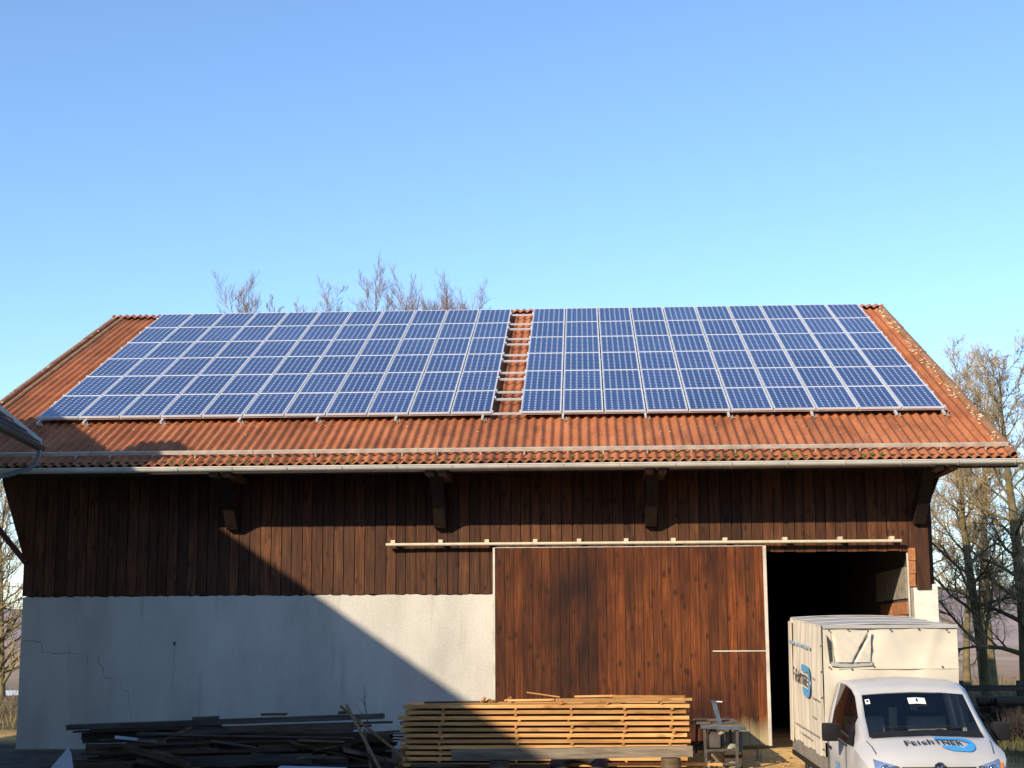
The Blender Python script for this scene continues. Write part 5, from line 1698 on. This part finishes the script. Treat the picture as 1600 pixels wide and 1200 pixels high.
# tarpaulin box -------------------------------------------------------
BW, BL, BZ0, BZ1 = 0.955, 2.4, 0.80, 2.62
def cloth(P, nu, nv, fold, name, mat, parent=van, seed=1):
    """grid over [0,1]x[0,1]: P gives the point, fold its push along the normal"""
    mb = MB()
    pts = [[P(i / nu, j / nv) for i in range(nu + 1)] for j in range(nv + 1)]
    for j in range(nv + 1):
        for i in range(nu + 1):
            mb.v.append(tuple(pts[j][i][0] + pts[j][i][1] * fold(i / nu, j / nv)))
    for j in range(nv):
        for i in range(nu):
            a = j * (nu + 1) + i
            mb.f.append((a, a + 1, a + nu + 2, a + nu + 1))
    return mb.build(name, mat, parent, smooth=True, angle=70, fix=False)
def fold_front(u, v):
    f = 0.006 * sin(u * 23 + v * 4) * (0.3 + v) + 0.010 * sin(u * 9 - v * 11) + 0.012 * sin(v * 3.1)
    f += 0.015 * math.exp(-((u - 0.78 - 0.25 * (v - 0.7)) / 0.05) ** 2) * v
    f -= 0.012 * math.exp(-((u - 0.1 + 0.25 * (v - 0.4)) / 0.03) ** 2) * (1 - v)
    return f
cloth(lambda u, v: (Vector((-BW + 2 * BW * u, 0.0, 1.0 + (BZ1 - 1.0) * v)), Vector((0, -1, 0))), 60, 40, fold_front, 'tarpaulin_front', M_TARP)
cloth(lambda u, v: (Vector((-BW, BL * (1 - u), BZ0 - 0.02 + (BZ1 - BZ0 + 0.02) * v)), Vector((-1, 0, 0))), 90, 24,
      lambda u, v: 0.011 * sin(u * 52 + 1.5 * sin(v * 3)) * (0.4 + 0.6 * abs(v - 0.2)) + 0.010 * sin(u * 17 + v * 3) + 0.016 * sin(pi * v), 'tarpaulin_side', M_TARP)
cloth(lambda u, v: (Vector((BW, BL * u, BZ0 - 0.02 + (BZ1 - BZ0 + 0.02) * v)), Vector((1, 0, 0))), 50, 20, lambda u, v: 0.011 * sin(u * 50), 'tarpaulin_side', M_TARP)
cloth(lambda u, v: (Vector((BW - 2 * BW * u, BL, BZ0 + (BZ1 - BZ0) * v)), Vector((0, 1, 0))), 30, 20, lambda u, v: 0.01 * sin(u * 30), 'tarpaulin_back', M_TARP)
cloth(lambda u, v: (Vector((-BW + 2 * BW * u, BL * v, BZ1 + 0.03 * (1 - abs(2 * u - 1) ** 2))), Vector((0, 0, 1))), 30, 40, lambda u, v: 0.012 * abs(sin(v * pi * 3)) * -1 + 0.004 * sin(u * 19), 'tarpaulin_roof', M_TARPG)
for v in (0.02, 1 / 3, 2 / 3, 0.98):
    mb = MB()
    pts = [(-BW + 2 * BW * i / 12, BL * v, BZ1 + 0.03 * (1 - abs(2 * i / 12 - 1) ** 2) + 0.008) for i in range(13)]
    for i in range(12):
        mb.plank(pts[i], pts[i + 1], 0.05, 0.006)
    mb.build('roof_bow', M_TARP, van)
# hems, front flap with its window and eyelets
mb = MB(); mb.box((-BW - 0.004, -0.03, BZ1 - 0.03), (BW + 0.004, -0.012, BZ1 + 0.02)); mb.build('roof_hem', M_TARPG, van)
mb = MB(); mb.box((-0.75, -0.03, 2.02), (BW, -0.018, 2.035)); mb.build('seam_band', M_TARP, van)
fw_ = lambda u, v: (Vector((-0.85 + 0.57 * u - 0.04 * (1 - v) * (u - 0.5), -0.03, 2.12 + 0.42 * v)), Vector((0, -1, 0)))
def fold_win(u, v):
    d1 = abs(u - (0.55 + 0.42 * v)); d2 = abs(u - (0.02 + 0.06 * (1 - v)))
    f = 0.028 * (1 - v) * sin(pi * u) - 0.05 * math.exp(-(d1 / 0.035) ** 2) * (1 - v * 0.6) - 0.045 * math.exp(-(d2 / 0.03) ** 2)
    return f + 0.008 * sin(u * 15 + v * 12) + 0.03
fl = cloth(fw_, 40, 30, fold_win, 'window_flap', M_TARP)
mb = MB(); mb.prism([(-0.85, 2.07), (-0.62, 2.045), (-0.27, 2.075), (-0.27, 2.125), (-0.85, 2.125)], 'y', -0.05, -0.02); mb.build('flap_hem', M_TARPG, fl)
mb = MB(); mb.prism([(-0.87, 2.10), (-0.82, 2.10), (-0.86, 2.42), (-0.91, 2.5)], 'y', -0.036, -0.028); mb.build('flap_fold_line', M_DASH, fl)  # thin dark sliver drawn along a fold of the flap
mb = MB(); mb.prism([(-0.585, 2.14), (-0.54, 2.14), (-0.33, 2.50), (-0.345, 2.50)], 'y', -0.068, -0.060); mb.build('flap_fold_line', M_DASH, fl)
mb = MB()
for (x, z) in ((-0.87, 2.56), (-0.6, 2.57), (-0.32, 2.55), (-0.87, 2.32), (-0.28, 2.3), (-0.88, 2.05), (-0.56, 2.02), (-0.25, 2.06), (0.0, 2.57), (0.72, 2.05), (0.4, 2.58), (0.8, 2.56)):
    mb.ball((x, -0.045, z), 0.014, 8, 5)
for q in range(5):
    for y in (0.03, BL - 0.06):
        mb.ball((-BW - 0.02, y, 0.9 + q * 0.36), 0.016, 8, 5)
mb.build('eyelets', M_DASH, van)
mb = MB(); mb.box((-BW - 0.035, BL - 0.2, BZ0 - 0.06), (-BW - 0.022, BL + 0.01, BZ1 - 0.05)); mb.build('rear_hem', M_TARP, van)
# side print
def on_side(mb, y0_, z0_, s_, name, mat, lift, squash=1.0):
    out = MB(); out.f = mb.f
    for p in mb.v:
        out.v.append((-BW - lift, y0_ - p[0] * s_, z0_ + p[1] * s_ * squash))
    return out.build(name, mat, van, fix=False)
txt2, tw2 = words_mesh([('F', 0.30, .03), ('e', 0.24, .03), ('i', 0.26, .03), ('c', 0.26, .03), ('h', 0.28, .03), ('T', 0.22, .02), ('N', 0.22, .02), ('E', 0.22, .02), ('R', 0.22, 0)])
on_side(txt2, 1.98, 1.70, 1.05 / tw2, 'side_lettering', M_BLACKPR, 0.052, 1.15)
on_side(fill_poly(arrow_shape(0.64, 0.46), 2), 1.38, 1.53, 1.0, 'side_arrow', M_BLUEF, 0.046)
mb = MB()
x = 0.0
for k in range(14):
    w = (0.05, 0.09, 0.12, 0.07)[k % 4]
    mb.add([(x, 0, 0), (x + w, 0, 0), (x + w, 0.05, 0), (x, 0.05, 0)], [(0, 1, 2, 3)])
    x += w + 0.035
on_side(mb, 2.3, 2.24, 1.0, 'side_line_print', M_FADED, 0.047)
for (y, z, L) in ((0.62, 1.83, 0.12), (0.62, 1.55, 0.42), (0.62, 1.28, 0.2), (1.95, 1.04, 1.7), (1.6, 0.94, 0.8)):
    mb = MB(); x = 0.0; k = 0
    while x < L:
        w = rnd.uniform(0.02, 0.05)
        mb.add([(x, 0, 0), (x + w, 0, 0), (x + w, 0.03, 0), (x, 0.03, 0)], [(0, 1, 2, 3)])
        x += w + (0.012 if k % 5 else 0.04); k += 1
    on_side(mb, y, z, 1.0, 'side_small_print', M_GREYPR, 0.047)
# bed: floor, dropsides, chassis, rear mudguard
mb = MB(); mb.box((-BW + 0.02, -0.02, 0.60), (BW - 0.02, BL, 0.66)); mb.build('load_floor', M_BEDALU, van)
for sg in (-1, 1):
    mb = MB(); mb.box((sg * (BW - 0.012) - 0.015, -0.02, 0.60), (sg * (BW - 0.012) + 0.015, BL - 0.02, 0.80))
    for zz in (0.66, 0.73):
        mb.box((sg * (BW + 0.004) - 0.006, -0.02, zz - 0.006), (sg * (BW + 0.004) + 0.006, BL - 0.02, zz + 0.006))
    mb.build('dropside', M_BEDALU, van)
    mb = MB(); mb.box((sg * BW - 0.02, -0.025, 0.53), (sg * BW + 0.008, BL - 0.02, 0.595)); mb.build('side_rail', M_BLACKP, van)
    mb = MB(); mb.box((sg * 0.82 - 0.12, 1.55, 0.18), (sg * 0.82 + 0.12, 1.57, 0.55)); mb.build('mud_flap', M_RUBBER, van)
mb = MB(); mb.box((-0.4, -0.1, 0.3), (-0.3, BL, 0.58)); mb.box((0.3, -0.1, 0.3), (0.4, BL, 0.58)); mb.build('chassis_rail', M_BLACKP, van)
mb = MB(); mb.box((-BW + 0.0, BL - 0.02, 0.60), (BW, BL + 0.02, 0.8)); mb.build('tailgate', M_BEDALU, van)
# small blue print on the passenger door
mb = MB()
for k in range(5):
    mb.add([(-0.9555 - 0.006, -0.9 + k * 0.05, 0.72), (-0.9555 - 0.006, -0.87 + k * 0.05, 0.72), (-0.9555 - 0.006, -0.87 + k * 0.05, 0.86 - 0.03 * (k % 2)), (-0.9555 - 0.006, -0.9 + k * 0.05, 0.86 - 0.02 * (k % 3))], [(0, 1, 2, 3)])
mb.build('door_print', M_BLUE, van)
# pale board leaning at the door jamb behind the van
lone('pale_board', 'pale board standing on the ground behind the rear of the van', (3.87, 26.6, -0.16), (3.87, 26.62, 0.42), 0.2, 0.05, M_EDGE, 'board', None, (0, 1, 0))
